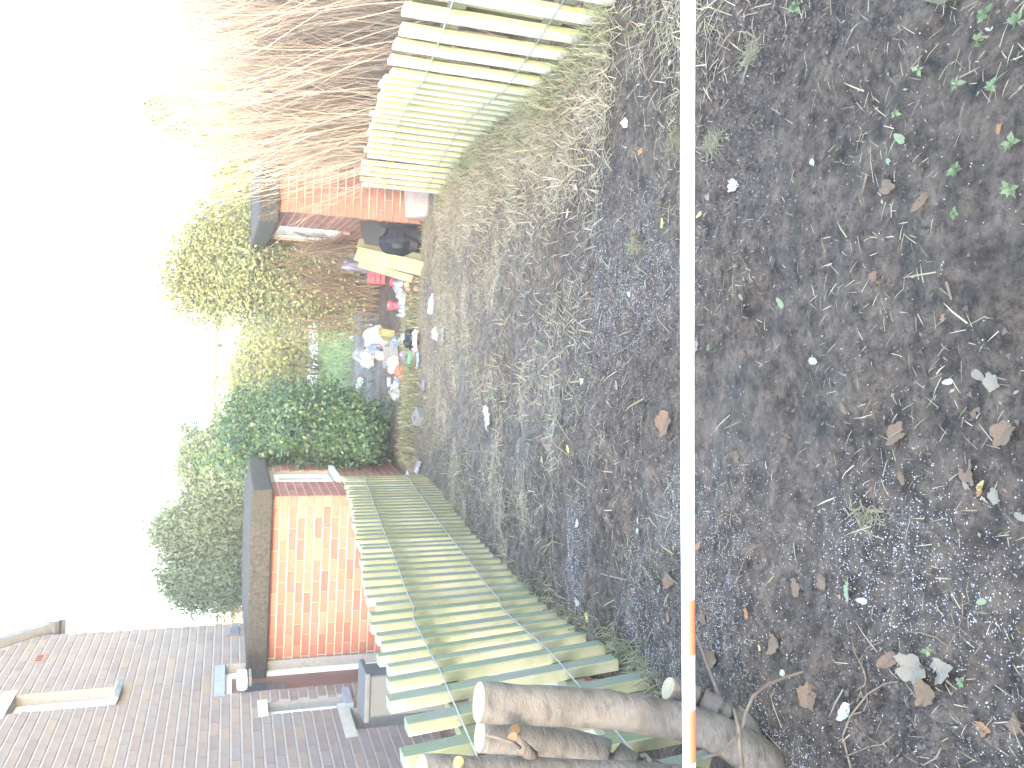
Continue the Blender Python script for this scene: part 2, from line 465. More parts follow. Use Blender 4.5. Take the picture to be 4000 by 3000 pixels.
def quad_in(thing, name, mat, P0, d, n, s0, s1, z0, z1, depth, thick, bevel=0):
    c = P0 + d * ((s0 + s1) / 2) + n * (depth - thick / 2)
    o = MB().box((c.x, c.y, (z0 + z1) / 2), (s1 - s0, thick, z1 - z0), d, n, Vector((0, 0, 1))).build(name, mat, thing, bevel=bevel)
    return o
def fix(o, thing):
    """meshes are written in world space: undo the thing's offset"""
    o.location = -thing.location
    return o
def frame_parts(thing, P0, d, n, s0, s1, z0, z1, depth, w=0.06, bars=1, pane=None, mat=None, name='window', z_bars=0):
    mat = mat or MT['white_frame']; up = Vector((0, 0, 1))
    mb = MB()
    def bar(a, b, c, e):
        q = P0 + d * ((a + b) / 2) + n * (depth - 0.03)
        mb.box((q.x, q.y, (c + e) / 2), (b - a, 0.06, e - c), d, n, up)
    bar(s0, s0 + w, z0, z1); bar(s1 - w, s1, z0, z1); bar(s0 + w, s1 - w, z0, z0 + w); bar(s0 + w, s1 - w, z1 - w, z1)
    for k in range(bars):
        m_ = s0 + (s1 - s0) * (k + 1) / (bars + 1); bar(m_ - w * 0.45, m_ + w * 0.45, z0 + w, z1 - w)
    f = fix(mb.build(name, mat, thing, bevel=0.006), thing)
    q = P0 + d * ((s0 + s1) / 2) + n * (depth - 0.04)
    p = MB().box((q.x, q.y, (z0 + z1) / 2), (s1 - s0 - w, 0.008, z1 - z0 - w), d, n, up).build('pane', pane or MT['glass'], f)
    return f

WALL_TURN = radians(4.0)
D_BACK = Vector((sin(WALL_TURN), cos(WALL_TURN), 0))       # along the side walls, away
D_LEFT = Vector((-cos(WALL_TURN), sin(WALL_TURN), 0))      # along the front walls, to the left

# --- left outbuilding
Cn = at_depth(1067, 1941, 9.05); Cn = Vector((Cn.x, Cn.y, 0))
zc1 = at_depth(1065, 1941, 9.05).z
zr1 = at_depth(983, 1941, 9.05).z
Lend = on_plane(1040, 2578, Cn, -D_BACK); LF = (Vector((Lend.x, Lend.y, 0)) - Cn).length
OB = empty('brick_outhouse', (Cn.x, Cn.y, -0.85), 'orange brick outhouse with flat concrete roof joined to the house gable', 'outhouse')
fw = brick_wall(OB, Cn, D_LEFT, -D_BACK, LF, -0.92, zc1, MT['orange_brick'], MT['mortar_warm'], name='front_wall')
def s_on(x, y, P0, d, n):
    q = on_plane(x, y, P0, n); return (Vector((q.x, q.y, 0)) - P0).dot(d), q.z
nr = Vector((cos(WALL_TURN), -sin(WALL_TURN), 0))
wa, wz1 = s_on(1075, 1884, Cn, D_BACK, nr); wb, _ = s_on(1070, 1838, Cn, D_BACK, nr)
_, wz0 = s_on(1312, 1884, Cn, D_BACK, nr)
sw = brick_wall(OB, Cn, D_BACK, nr, 3.4, -0.92, zc1, MT['orange_brick'], MT['mortar_warm'], [(wa, wb, wz0, wz1)], name='side_wall')
fix(frame_parts(OB, Cn, D_BACK, nr, wa, wb, wz0, wz1, -0.05, 0.07, 1), OB)
sl = quad_in(OB, 'window_sill', MT['pale_concrete'], Cn, D_BACK, nr, wa - 0.05, wb + 0.05, wz0 - 0.06, wz0 - 0.002, 0.06, 0.12); fix(sl, OB)
q = Cn + D_LEFT * (LF / 2 + 0.02) + D_BACK * 1.66
rf = MB()
ng = 40
rngc = random.Random(4)
rf.box((q.x, q.y, (zc1 + zr1) / 2 + 0.002), (LF + 0.26, 3.62, zr1 - zc1), D_LEFT, D_BACK, Vector((0, 0, 1)))
ro = rf.build('roof', MT['pebbledash'], OB, bevel=0.025); fix(ro, OB)

# --- right outbuilding
Cr = at_depth(1098, 822, 9.5); Cr = Vector((Cr.x, Cr.y, 0))
zc2 = at_depth(1090, 825, 9.5).z; zr2 = at_depth(1010, 825, 9.5).z
RB = empty('brick_outhouse', (Cr.x, Cr.y, -0.8), 'red brick outhouse with white boarded window behind the pale picket fence', 'outhouse')
nl = -nr
va, vz1 = s_on(1094, 880, Cr, D_BACK, nl); vb, _ = s_on(1090, 935, Cr, D_BACK, nl); _, vz0 = s_on(1335, 905, Cr, D_BACK, nl)
ve, _ = s_on(1056, 962, Cr, D_BACK, nl)
print('RB', va, vb, ve, 'LB', wa, wb)
brick_wall(RB, Cr, -D_LEFT, -D_BACK, 3.0, -0.92, zc2, MT['red_brick'], MT['mortar_warm'], name='front_wall')
brick_wall(RB, Cr, D_BACK, nl, ve, -0.92, zc2, MT['red_brick'], MT['mortar_warm'], [(va, vb, vz0, vz1)], name='side_wall')
wf = frame_parts(RB, Cr, D_BACK, nl, va, vb, vz0, vz1, -0.03, 0.07, 0, pane=MT['white_board'])
fix(quad_in(RB, 'window_sill', MT['red_brick'], Cr, D_BACK, nl, va - 0.04, vb + 0.04, vz0 - 0.09, vz0 - 0.002, 0.05, 0.12), RB)
q = Cr - D_LEFT * 1.45 + D_BACK * (ve / 2)
fix(MB().box((q.x, q.y, (zc2 + zr2) / 2 + 0.002), (3.2, ve + 0.22, zr2 - zc2), D_LEFT, D_BACK, Vector((0, 0, 1))).build('roof', MT['pebbledash'], RB, bevel=0.025), RB)
q = Cr - D_LEFT * 0.55 - D_BACK * 0.2
pl = MB()
pl.add([(q.x - 0.55, q.y + 0.16, -0.9), (q.x + 0.5, q.y + 0.16, -0.9), (q.x + 0.5, q.y - 0.25, -0.9), (q.x - 0.55, q.y - 0.25, -0.9),
        (q.x - 0.5, q.y + 0.16, -0.52), (q.x + 0.45, q.y + 0.16, -0.45), (q.x + 0.4, q.y - 0.2, -0.72), (q.x - 0.5, q.y - 0.22, -0.74)],
       [(0, 1, 5, 4), (1, 2, 6, 5), (2, 3, 7, 6), (3, 0, 4, 7), (4, 5, 6, 7), (3, 2, 1, 0)])
fix(pl.build('plinth', MT['plinth'], RB, bevel=0.03), RB)

# --- house gable wall
J = Vector((Lend.x, Lend.y, 0))
hA, zv = s_on(163, 2482, J, D_BACK, nr)          # eaves corner
hN = -3.1                                        # near end, outside the picture
far_s = hA
H0 = J + D_BACK * hN
Lh = far_s - hN
eave = zv
# verge rises towards the near end
sv, zv2 = s_on(2, 2534, J, D_BACK, nr)
slope = (zv2 - eave) / (far_s - sv)
clipf = lambda s: eave + (Lh - s) * slope if s > Lh / 2 - 1.2 else eave + (Lh / 2 + 1.2) * slope
def S(x, y):
    a, z = s_on(x, y, J, D_BACK, nr); return a - hN, z
op = []
a1, z1 = S(62, 2716); a0, _ = S(8, 2793); _, z0 = S(445, 2671)
UW = (a0, a1, z0, z1)
b1, zb1 = S(880, 2600); b0, _ = S(880, 2712); 
b1 = -hN - 0.04
DW = (b0, b1, -0.75, zb1)
c1, zc_1 = S(1044, 2742); c0, _ = S(1044, 2794); _, zc_0 = S(1335, 2715)
SW = (c0, c1, zc_0, zc_1)
e1, ze1 = S(1366, 2770); e0, _ = S(1395, 2851)
CW = (e0, e1, -0.9, ze1)
HS = empty('brick_house', (H0.x, H0.y, -0.85), 'two storey mauve brick house gable with narrow white windows', 'house')
brick_wall(HS, H0, D_BACK, nr, Lh, -0.92, clipf(Lh / 2), MT['house_brick'], MT['mortar'], [UW, DW, SW, CW], name='gable_wall', clip=clipf, thick=0.26)
fix(frame_parts(HS, H0, D_BACK, nr, UW[0], UW[1], UW[2], UW[3], -0.11, 0.08, 0), HS)
fix(quad_in(HS, 'lintel', MT['pale_concrete'], H0, D_BACK, nr, UW[0] - 0.08, UW[1] + 0.08, UW[3] + 0.002, UW[3] + 0.12, 0.012, 0.1), HS)
nt_ = 6
for k in range(nt_):
    s0 = UW[0] + (UW[1] - UW[0]) * k / nt_; s1 = UW[0] + (UW[1] - UW[0]) * (k + 1) / nt_ - 0.008
    c = H0 + D_BACK * ((s0 + s1) / 2) + nr * 0.0
    fix(MB().box((c.x, c.y, UW[2] - 0.04), (s1 - s0, 0.17, 0.05), D_BACK, (nr - Vector((0, 0, 0.45))).normalized(), (Vector((0, 0, 1)) + nr * 0.45).normalized()).build('sill_tile', MT['slate_sill'], HS), HS)
# tall door recess with frame, maroon door, glazed light
df = frame_parts(HS, H0, D_BACK, nr, DW[0], DW[1], DW[2], DW[3], -0.1, 0.07, 0, pane=MT['maroon_door'], name='door')
fix(df, HS)
dm = (DW[0] + DW[1]) / 2
o = quad_in(df, 'door_light', MT['glass'], H0, D_BACK, nr, DW[0] + 0.12, dm + 0.1, DW[3] - 0.62, DW[3] - 0.2, -0.122, 0.012)
fix(quad_in(HS, 'lintel', MT['slate_sill'], H0, D_BACK, nr, DW[0] - 0.05, DW[1] - 0.02, DW[3] + 0.002, DW[3] + 0.10, 0.01, 0.1), HS)
fix(frame_parts(HS, H0, D_BACK, nr, SW[0], SW[1], SW[2], SW[3], -0.1, 0.05, 0), HS)
fix(quad_in(HS, 'lintel', MT['pale_concrete'], H0, D_BACK, nr, SW[0] - 0.03, SW[1] + 0.03, SW[3] + 0.002, SW[3] + 0.09, 0.01, 0.1), HS)
fix(quad_in(HS, 'window_sill', MT['slate_sill'], H0, D_BACK, nr, SW[0] - 0.04, SW[1] + 0.04, SW[2] - 0.07, SW[2] - 0.002, 0.06, 0.16), HS)
fix(quad_in(HS, 'lintel', MT['concrete'], H0, D_BACK, nr, CW[0] - 0.14, CW[1] + 0.12, CW[3] + 0.002, CW[3] + 0.11, 0.012, 0.12), HS)
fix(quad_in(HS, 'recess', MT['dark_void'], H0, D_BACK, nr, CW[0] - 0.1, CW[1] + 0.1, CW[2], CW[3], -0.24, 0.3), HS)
s_, z_ = S(911, 2470)
fix(quad_in(HS, 'air_vent', MT['dark_metal'], H0, D_BACK, nr, s_ - 0.11, s_ + 0.11, z_ - 0.07, z_ + 0.05, 0.03, 0.06, 0.01), HS)
s_, z_ = S(155, 2575)
fix(quad_in(HS, 'air_brick', MT['orange_brick'], H0, D_BACK, nr, s_ - 0.11, s_ + 0.11, z_ - 0.05, z_ + 0.05, 0.014, 0.05), HS)
for k in range(3):
    fix(quad_in(HS, 'air_slot', MT['dark_void'], H0, D_BACK, nr, s_ - 0.08 + k * 0.055, s_ - 0.05 + k * 0.055, z_ - 0.03, z_ + 0.03, 0.017, 0.01), HS)
# roof over the gable, with verge board and a gutter end
rf = MB()
up = Vector((0, 0, 1))
for sgn in (0, 1):
    sE = Lh + 0.25 if sgn == 0 else -0.25
    zE = eave - 0.25 * slope + 0.05
    sR = Lh / 2; zR = clipf(Lh / 2 + 0.001) + 0.05 if sgn == 0 else clipf(Lh / 2 + 0.001) + 0.05
    zR = eave + (Lh / 2) * slope + 0.05
    vs = []
    for s_, z_ in ((sE, zE), (sR, zR)):
        for t_ in (0.09, -7.0):
            for h_ in (0, 0.07):
                q = H0 + D_BACK * s_ + nr * t_; vs.append((q.x, q.y, z_ + h_))
    rf.add(vs, [(0, 1, 3, 2), (4, 6, 7, 5), (0, 4, 5, 1), (2, 3, 7, 6), (0, 2, 6, 4), (1, 5, 7, 3)])
ro = fix(rf.build('roof', MT['slate_sill'], HS), HS)
vb_ = MB()
p0 = H0 + D_BACK * (Lh + 0.22) + nr * 0.07; p1 = H0 + D_BACK * (Lh / 2) + nr * 0.07
vs = []
for p_, z_ in ((p0, eave - 0.12), (p1, eave + Lh / 2 * slope - 0.02)):
    for t_ in (0, 0.02):
        for h_ in (-0.02, 0.10): vs.append((p_.x + nr.x * t_, p_.y + nr.y * t_, z_ + h_))
vb_.add(vs, [(0, 1, 3, 2), (4, 6, 7, 5), (0, 4, 5, 1), (2, 3, 7, 6), (0, 2, 6, 4), (1, 5, 7, 3)])
vb_.build('verge_board', MT['dark_metal'], ro)
gq = H0 + D_BACK * (Lh + 0.16) + nr * 0.05
MB().tube([(gq.x + nr.x * 0.06, gq.y + nr.y * 0.06, eave - 0.1), (gq.x - nr.x * 3, gq.y - nr.y * 3, eave - 0.1)], 0.06, 8).build('gutter', MT['grey_panel'], ro)
# rest of the house body, out of view behind the gable
q = H0 + D_BACK * (Lh / 2) - nr * 3.6
fix(MB().box((q.x, q.y, (eave - 0.92) / 2), (Lh - 0.02, 6.6, eave + 0.9), D_BACK, nr, up).build('side_walls', MT['mortar'], HS), HS)
# lamp above the door
s_, z_ = S(945, 2690)
c = H0 + D_BACK * s_ + nr * 0.09
wl = empty('wall_lamp', (c.x, c.y, z_), 'white plastic lamp unit fixed on the gable beside the door top', 'lamp')
MB().box((0, 0, 0), (0.22, 0.14, 0.10), D_BACK, nr, up).build('housing', MT['white_board'], wl, bevel=0.025)
MB().box(tuple(nr * 0.02 - up * 0.075), (0.2, 0.1, 0.03), D_BACK, nr, up).build('lamp_glass', MT['grey_panel'], wl, bevel=0.01)
# grey cabinet behind the left fence
c = at_depth(1490, 2690, 5.6)
cb = empty('grey_cabinet', (c.x, c.y, g1(c.x, c.y)), 'light grey metal cabinet standing between picket fence and house', 'cabinet')
hb = c.z + 0.10 - g1(c.x, c.y)
MB().box((0, 0, hb / 2), (0.28, 0.26, hb)).build('body', MT['cabinet'], cb, bevel=0.015)
MB().box((0, 0, hb + 0.02), (0.33, 0.31, 0.04)).build('lid', MT['cabinet'], cb, bevel=0.01)

# ------------------------------------------------------------------ picket fences
def resample(path, steps):
    """path of (x, y); steps(y) gives the pitch; returns points with tangents"""
    out = []; pts = [Vector((a, b, 0)) for a, b in path]
    cum = [0.0]
    for a, b in zip(pts[:-1], pts[1:]): cum.append(cum[-1] + (b - a).length)
    s = 0.0
    while s < cum[-1]:
        k = max(i for i in range(len(cum)) if cum[i] <= s)
        k = min(k, len(pts) - 2)
        t = (pts[k + 1] - pts[k]).normalized(); p = pts[k] + t * (s - cum[k])
        a = pts[max(k - 1, 0)]; b = pts[min(k + 2, len(pts) - 1)]
        ts = ((b - a).normalized() + t).normalized()
        out.append((p, ts)); s += steps(p.y)
    return out
def sweep_rect(mb, pts, sides, ups, w, h):
    k = len(mb.v)
    for p, a, b in zip(pts, sides, ups):
        for i_, j_ in ((-1, -1), (1, -1), (1, 1), (-1, 1)): mb.v.append(tuple(p + a * (i_ * w / 2) + b * (j_ * h / 2)))
    for i_ in range(len(pts) - 1):
        for j_ in range(4):
            mb.f.append((k + i_ * 4 + j_, k + i_ * 4 + (j_ + 1) % 4, k + (i_ + 1) * 4 + (j_ + 1) % 4, k + (i_ + 1) * 4 + j_))
    e = k + (len(pts) - 1) * 4
    mb.f.append((k, k + 3, k + 2, k + 1)); mb.f.append((e, e + 1, e + 2, e + 3))
def picket_fence(label, path, pitch, inward, slatmat, height, leanf, seed, W, TH, wire_h=(0.24, 0.70), rail_h=(0.20, 0.66), top_adj=None):
    rng = random.Random(seed)
    base = path[0]
    T = empty('picket_fence', (base[0], base[1], g1(*base)), label, 'fence')
    meshes = []
    for q in range(6):
        b = MB(); e = 0.004
        hx, hy = W / 2 * rng.uniform(0.93, 1.05), TH / 2
        zs = [0, height * 0.33, height * 0.66, height]
        for z_ in zs:
            ox = rng.uniform(-0.003, 0.003)
            for i_, j_ in ((-hx, -hy + e), (-hx + e, -hy), (hx - e, -hy), (hx, -hy + e), (hx, hy - e), (hx - e, hy), (-hx + e, hy), (-hx, hy - e)):
                b.v.append((i_ + ox, j_, z_))
        for r_ in range(3):
            for j_ in range(8): b.f.append((r_ * 8 + j_, r_ * 8 + (j_ + 1) % 8, r_ * 8 + 8 + (j_ + 1) % 8, r_ * 8 + 8 + j_))
        b.f.append(tuple(range(8))[::-1]); b.f.append(tuple(range(24, 32)))
        me = b.mesh('slat'); me.materials.append(slatmat); meshes.append(me)
    P = resample(path, pitch)
    info = []
    for p, t in P:
        nrm = Vector((t.y, -t.x, 0)) * inward
        ln = leanf(p.y)
        upv = (Vector((0, 0, 1)) - nrm * tan(ln)).normalized()
        z = float(gh(np.array([p.x]), np.array([p.y]))[0])
        zb = 0.15 - 0.1 * min(max(p.y, 1.5), 8.6) + (top_adj(p.y) if top_adj else 0)
        info.append((Vector((p.x, p.y, zb)), t, nrm, upv))
        o = bpy.data.objects.new('slat', rng.choice(meshes)); COL.objects.link(o); o.parent = T
        tw = rng.uniform(-0.02, 0.02); rolls = rng.gauss(0, 0.014)
        u2 = (upv + t * rolls).normalized(); t2 = (t - u2 * t.dot(u2) + nrm * tw).normalized(); n2 = u2.cross(t2)
        m = Matrix((t2, n2, u2)).transposed().to_4x4()
        m.translation = Vector((p.x, p.y, zb + rng.uniform(-0.026, 0.022))) - T.location
        o.matrix_basis = m
    for rh in rail_h:
        mb = MB()
        sweep_rect(mb, [i_[0] + i_[3] * rh - i_[2] * (TH / 2 + 0.0215) - T.location for i_ in info], [i_[2] for i_ in info], [i_[3] for i_ in info], 0.04, 0.075)
        mb.build('rail', MT['rail_wood'], T)
    for wh in wire_h:
        mb = MB()
        mb.tube([i_[0] + i_[3] * (wh + 0.0012 * sin(k * 1.7)) + i_[2] * (TH / 2 + 0.005) - T.location for k, i_ in enumerate(info)], 0.0032, 5)
        mb.build('wire', MT['wire'], T)
    for k in range(2, len(info), 11):
        i_ = info[k]; q = i_[0] + i_[3] * 0.36 - i_[2] * (TH / 2 + 0.045 + 0.037) + i_[1] * 0.05
        MB().box(q - T.location, (0.07, 0.07, 0.98), i_[1], i_[2], i_[3]).build('post', MT['rail_wood'], T)
    return T, info
left_path = [(-1.12, 1.75), (-1.12, 2.25), (-1.10, 2.58), (-1.085, 2.85), (-1.09, 3.10), (-1.15, 3.77), (-1.165, 4.44), (-1.14, 6.2), (-1.05, 8.8)]
picket_fence('weathered green grey picket fence beside the house gable', left_path, lambda y: 0.195 if y < 3.2 else 0.165 - 0.006 * min(max(y - 3, 0), 4), 1, MT['slat_left'], 0.9,
             lambda y: radians(4.5) * max(0, min(1, (5.2 - y) / 2.2)) + radians(0.5), 3, 0.072, 0.044,
             top_adj=lambda y: (-0.02 if y > 4 else 0.0) + max(0, 2.9 - y) * -0.03)
right_path = [(1.67, 3.2), (1.66, 3.94), (1.67, 4.38), (1.83, 5.3), (1.93, 6.1), (1.985, 7.2), (1.97, 8.42)]
picket_fence('pale yellowish picket fence in front of the bare twig hedge', right_path, lambda y: 0.205, -1, MT['slat_right'], 0.9,
             lambda y: radians(-0.5), 8, 0.112, 0.026, top_adj=lambda y: -0.02 - max(0, y - 6) * 0.022)

# unseen boarded fence added behind the camera to shade the near mud
BF = empty('shade_fence', (-0.5, -3.0, 0.05), 'unseen brown boarded fence added behind the viewer to shade the mud', 'fence')
mbp = MB().box((0, 0, 0.80), (12.0, 0.03, 1.6)); mbp.build('shade_panel', MT['twig'], BF)
for k in range(7): MB().box((-6 + k * 2.0, -0.08, 0.8), (0.09, 0.09, 1.66)).build('post', MT['twig'], BF)

# ------------------------------------------------------------------ coppiced tree
rngt = random.Random(11)
tb = Vector((-1.06, 1.74, g1(-1.06, 1.74)))
TR = empty('cut_tree', tb, 'many stemmed tree sawn off at waist height beside the picket fence', 'tree')
def stem(name, pix, rad, extra=None, n=22, cut=True, mat=None, cutmat=None):
    pts = [at_depth(a, b, c) for a, b, c in pix]
    if extra: pts += extra
    # smooth subdivision
    fine = []; fr = []
    m_ = len(pts)
    for i_ in range(m_ - 1):
        p0, p1, p2, p3 = pts[max(i_ - 1, 0)], pts[i_], pts[i_ + 1], pts[min(i_ + 2, m_ - 1)]
        for k in range(5):
            t = k / 5
            fine.append(0.5 * ((2 * p1) + (p2 - p0) * t + (2 * p0 - 5 * p1 + 4 * p2 - p3) * t * t + (3 * p1 - p0 - 3 * p2 + p3) * t ** 3))
            fr.append(rad[i_] * (1 - t) + rad[i_ + 1] * t)
    fine.append(pts[-1]); fr.append(rad[-1])
    fr = [r * (1 + 0.03 * sin(k * 1.3) + rngt.uniform(-0.015, 0.015)) for k, r in enumerate(fr)]
    o = MB().tube([p - tb for p in fine], fr, n, True, 0.012, rngt).build(name, mat or MT['bark'], TR, smooth=True)
    if cut:
        t = (fine[0] - fine[1]).normalized()
        c = fine[0] - tb
        MB().tube([c + t * 0.0005, c + t * 0.004], [fr[0] * 0.985, fr[0] * 0.95], n).build('cut_face', cutmat or MT['cut_wood'], o)
    return o, fine
root = [tb + Vector((0.0, 0.0, 0.02)), tb + Vector((-0.03, 0, -0.12))]
main, mf = stem('stem', [(1872, 2742, 1.93), (2100, 2755, 1.92), (2338, 2768, 1.90), (2500, 2790, 1.87), (2667, 2822, 1.84), (2800, 2868, 1.81), (2890, 2915, 1.79), (2985, 2990, 1.77)], [0.049, 0.0485, 0.048, 0.047, 0.048, 0.049, 0.051, 0.055, 0.065, 0.07], root)
sec, sf = stem('stem', [(1876, 2868, 2.10), (2060, 2885, 2.09), (2200, 2912, 2.07), (2370, 2960, 2.03), (2500, 3030, 1.97), (2700, 3100, 1.9)], [0.046, 0.046, 0.047, 0.05, 0.052, 0.055, 0.06, 0.06], root)
thi, tf = stem('stem', [(1648, 3032, 1.80), (2000, 3040, 1.80), (2400, 3056, 1.79), (2700, 3080, 1.78)], [0.046, 0.047, 0.049, 0.052, 0.06, 0.06], root)
stub, uf = stem('stub', [(2612, 2690, 1.93), (2700, 2722, 1.92), (2800, 2775, 1.88), (2900, 2850, 1.84)], [0.030, 0.034, 0.037, 0.042, 0.05, 0.05], root)
def side_cut(px, Y, dr, r=0.011, ln=0.035):
    c = at_depth(px[0], px[1], Y) - tb; d = Vector(dr).normalized()
    o = MB().tube([c - d * 0.04, c + d * ln], [r * 1.3, r], 10).build('branch_stub', MT['bark'], TR, smooth=True)
    MB().tube([c + d * (ln + 0.0004), c + d * (ln + 0.003)], [r * 0.97, r * 0.93], 10).build('cut_face', MT['cut_fresh'], o)
side_cut((2010, 2856), 2.05, (0.5, -0.85, 0.25), 0.014)
side_cut((2045, 2925), 1.80, (0.75, -0.3, 0.7), 0.014, 0.05)
side_cut((1790, 2982), 1.75, (0.6, -0.8, 0.2), 0.012, 0.02)
tw = MB()
def twig_px(pix, r0, r1, mat, parent, name='twig'):
    pts = [at_depth(a, b, c) - tb for a, b, c in pix]
    n = len(pts)
    return MB().tube(pts, [r0 + (r1 - r0) * k / (n - 1) for k in range(n)], 7).build(name, mat, parent, smooth=True)
twig_px([(2900, 3010, 1.68), (2890, 2920, 1.66), (2886, 2850, 1.66), (2868, 2770, 1.7)], 0.006, 0.004, MT['pale_twig'], TR)
twig_px([(2745, 2960, 1.7), (2800, 2945, 1.68), (2850, 2905, 1.66), (2885, 2870, 1.65)], 0.004, 0.003, MT['twig'], TR)
twig_px([(2900, 2840, 1.66), (2915, 2780, 1.65), (2940, 2720, 1.65), (3000, 2672, 1.66), (3060, 2648, 1.66), (3200, 2605, 1.64), (3255, 2620, 1.62), (3310, 2668, 1.6), (3350, 2720, 1.58), (3380, 2810, 1.55), (3410, 2990, 1.5)], 0.004, 0.0032, MT['twig'], TR)
twig_px([(2030, 2920, 1.78), (1990, 2895, 1.76), (1900, 2868, 1.74)], 0.005, 0.004, MT['bark'], TR)
twig_px([(2720, 2480, 2.02), (2760, 2590, 1.98), (2810, 2720, 1.9), (2830, 2755, 1.86)], 0.004, 0.006, MT['twig'], TR)

# ------------------------------------------------------------------ red and white pole on two stakes
def at_z(x, y, zc): return O + ray(x, y) * zc
pR, pL = at_z(2691, 0, 1.49), at_z(2695, 3000, 1.69)
dv = (pL - pR)
pA, pB = pR - dv * 0.12, pL + dv * 0.12
PO = empty('ranging_pole', (pA + pB) / 2, 'white pole with red bands lying level across stakes over the mud', 'pole')
dn = (pB - pA).normalized()
bow = lambda f: RIGHT.cross(FWD).normalized() * 0.0
def pole_pts(f0, f1, n=8):
    return [pA.lerp(pB, f0 + (f1 - f0) * k / n) + UP * (0.004 * 4 * (f0 + (f1 - f0) * k / n) * (1 - (f0 + (f1 - f0) * k / n))) - PO.location for k in range(n + 1)]
def pole_mat(name, c, rough):
    m, nt, b = newmat(name)
    col = mix_node(nt, ramp_node(nt, [((0, 0, 0), 0.5), ((0.5,) * 3, 0.75)], noise_node(nt, 14, 5)), c, tuple(x * 0.78 for x in c))
    nt.links.new(col, b.inputs['Base Color']); b.inputs['Roughness'].default_value = rough
    b.inputs['Coat Weight'].default_value = 0.4; b.inputs['Coat Roughness'].default_value = 0.2
    return m
MT['pole_white'] = pole_mat('pole_white', (0.86, 0.86, 0.86), 0.35)
MT['pole_red'] = pole_mat('pole_red', (0.85, 0.15, 0.08), 0.35)
MB().tube(pole_pts(0, 1, 14), 0.0135, 20).build('shaft', MT['pole_white'], PO, smooth=True)
def pf(y): return 0.12 / 1.24 + (y / 3000.0) / 1.24
for y0, y1 in ((2268, 2500), (2735, 2966)):
    f0, f1 = pf(y0), pf(y1)
    # red band over the lower front only; its overexposed top is left white
    b = MB(); n = 10; ps = pole_pts(f0, f1, 6)
    sd = dn.cross(Vector((0, 0, 1))).normalized(); vv = sd.cross(dn)
    if sd.y > 0: sd = -sd
    upv = Vector((0, 0, 1)) - dn * dn.z
    upv.normalize()
    for p in ps:
        for j in range(n + 1):
            th = radians(28) - radians(190) * j / n
            b.v.append(tuple(p + (sd * cos(th) + upv * sin(th)) * 0.0139))
    for i_ in range(6):
        for j in range(n): b.f.append((i_ * (n + 1) + j, i_ * (n + 1) + j + 1, (i_ + 1) * (n + 1) + j + 1, (i_ + 1) * (n + 1) + j))
    b.build('red_band', MT['pole_red'], PO, smooth=True)
for P, lab in ((pA.lerp(pB, 0.03), 'short wooden stake under the right end of the pole'), (pA.lerp(pB, 0.97), 'short wooden stake under the banded end of the pole')):
    g = g1(P.x, P.y)
    s = MB().box((0, 0, (P.z - 0.0145 - g) / 2 - 0.05), (0.04, 0.04, P.z - 0.0145 - g + 0.1)); 
    s.box((-0.0, 0.028, (P.z - g) - 0.03), (0.04, 0.012, 0.12))
    o = s.build('wooden_stake', MT['rail_wood']); o.location = (P.x, P.y, g)
    tag(o, lab, 'stake')

# ------------------------------------------------------------------ foliage
def leaf_quads(rng, pos, nrm, size, asp, droop=0.0, upl=0.0):
    n = len(pos)
    t = rng.normal(size=(n, 3)); t[:, 2] += upl; t[:, 2] -= droop
    nn = nrm + 0.9 * rng.normal(size=(n, 3))
    nn /= np.linalg.norm(nn, axis=1)[:, None] + 1e-9
    t -= nn * np.sum(t * nn, 1)[:, None]; t /= np.linalg.norm(t, axis=1)[:, None] + 1e-9
    s = np.cross(nn, t)
    l = size * rng.uniform(0.6, 1.3, n)[:, None]; w = l * asp * 0.5
    a = pos; b = pos + t * l * 0.45 + s * w + nn * l * 0.08; c = pos + t * l; d = pos + t * l * 0.45 - s * w + nn * l * 0.08
    V = np.stack([a, b, c, d], 1).reshape(-1, 3)
    Fq = np.arange(4 * n).reshape(n, 4)
    return V, Fq
def crown(rng, blobs, clumps, per, size, spread, asp=0.55, upl=0.0, inner=0.55, noisy=0.25, droop=0):
    pos = []; nrm = []
    vol = np.array([b[1][0] * b[1][1] + b[1][1] * b[1][2] + b[1][0] * b[1][2] for b in blobs]); vol = vol / vol.sum()
    for q in range(clumps):
        c, r = blobs[rng.choice(len(blobs), p=vol)]
        d = rng.normal(size=3); d /= np.linalg.norm(d)
        rr = rng.uniform(inner, 1.0) ** 0.6 * (1 + noisy * rng.normal() * 0.5)
        cc = np.array(c) + d * np.array(r) * rr
        k = int(per * rng.uniform(0.5, 1.5))
        pos.append(cc + rng.normal(size=(k, 3)) * spread * rng.uniform(0.6, 1.3)); nrm.append(np.repeat((d + np.array([0, -0.2, 0.5]))[None], k, 0))
    return leaf_quads(rng, np.concatenate(pos), np.concatenate(nrm), size, asp, droop, upl)
def blob(x, y, Yd, hy, hx, depth):
    """pixel centre and half sizes (hy across the plot, hx in height) at distance Yd"""
    c = at_depth(x, y, Yd); zc = (c - O).dot(FWD)
    return (tuple(c), (hy / F * zc, depth, hx / F * zc))
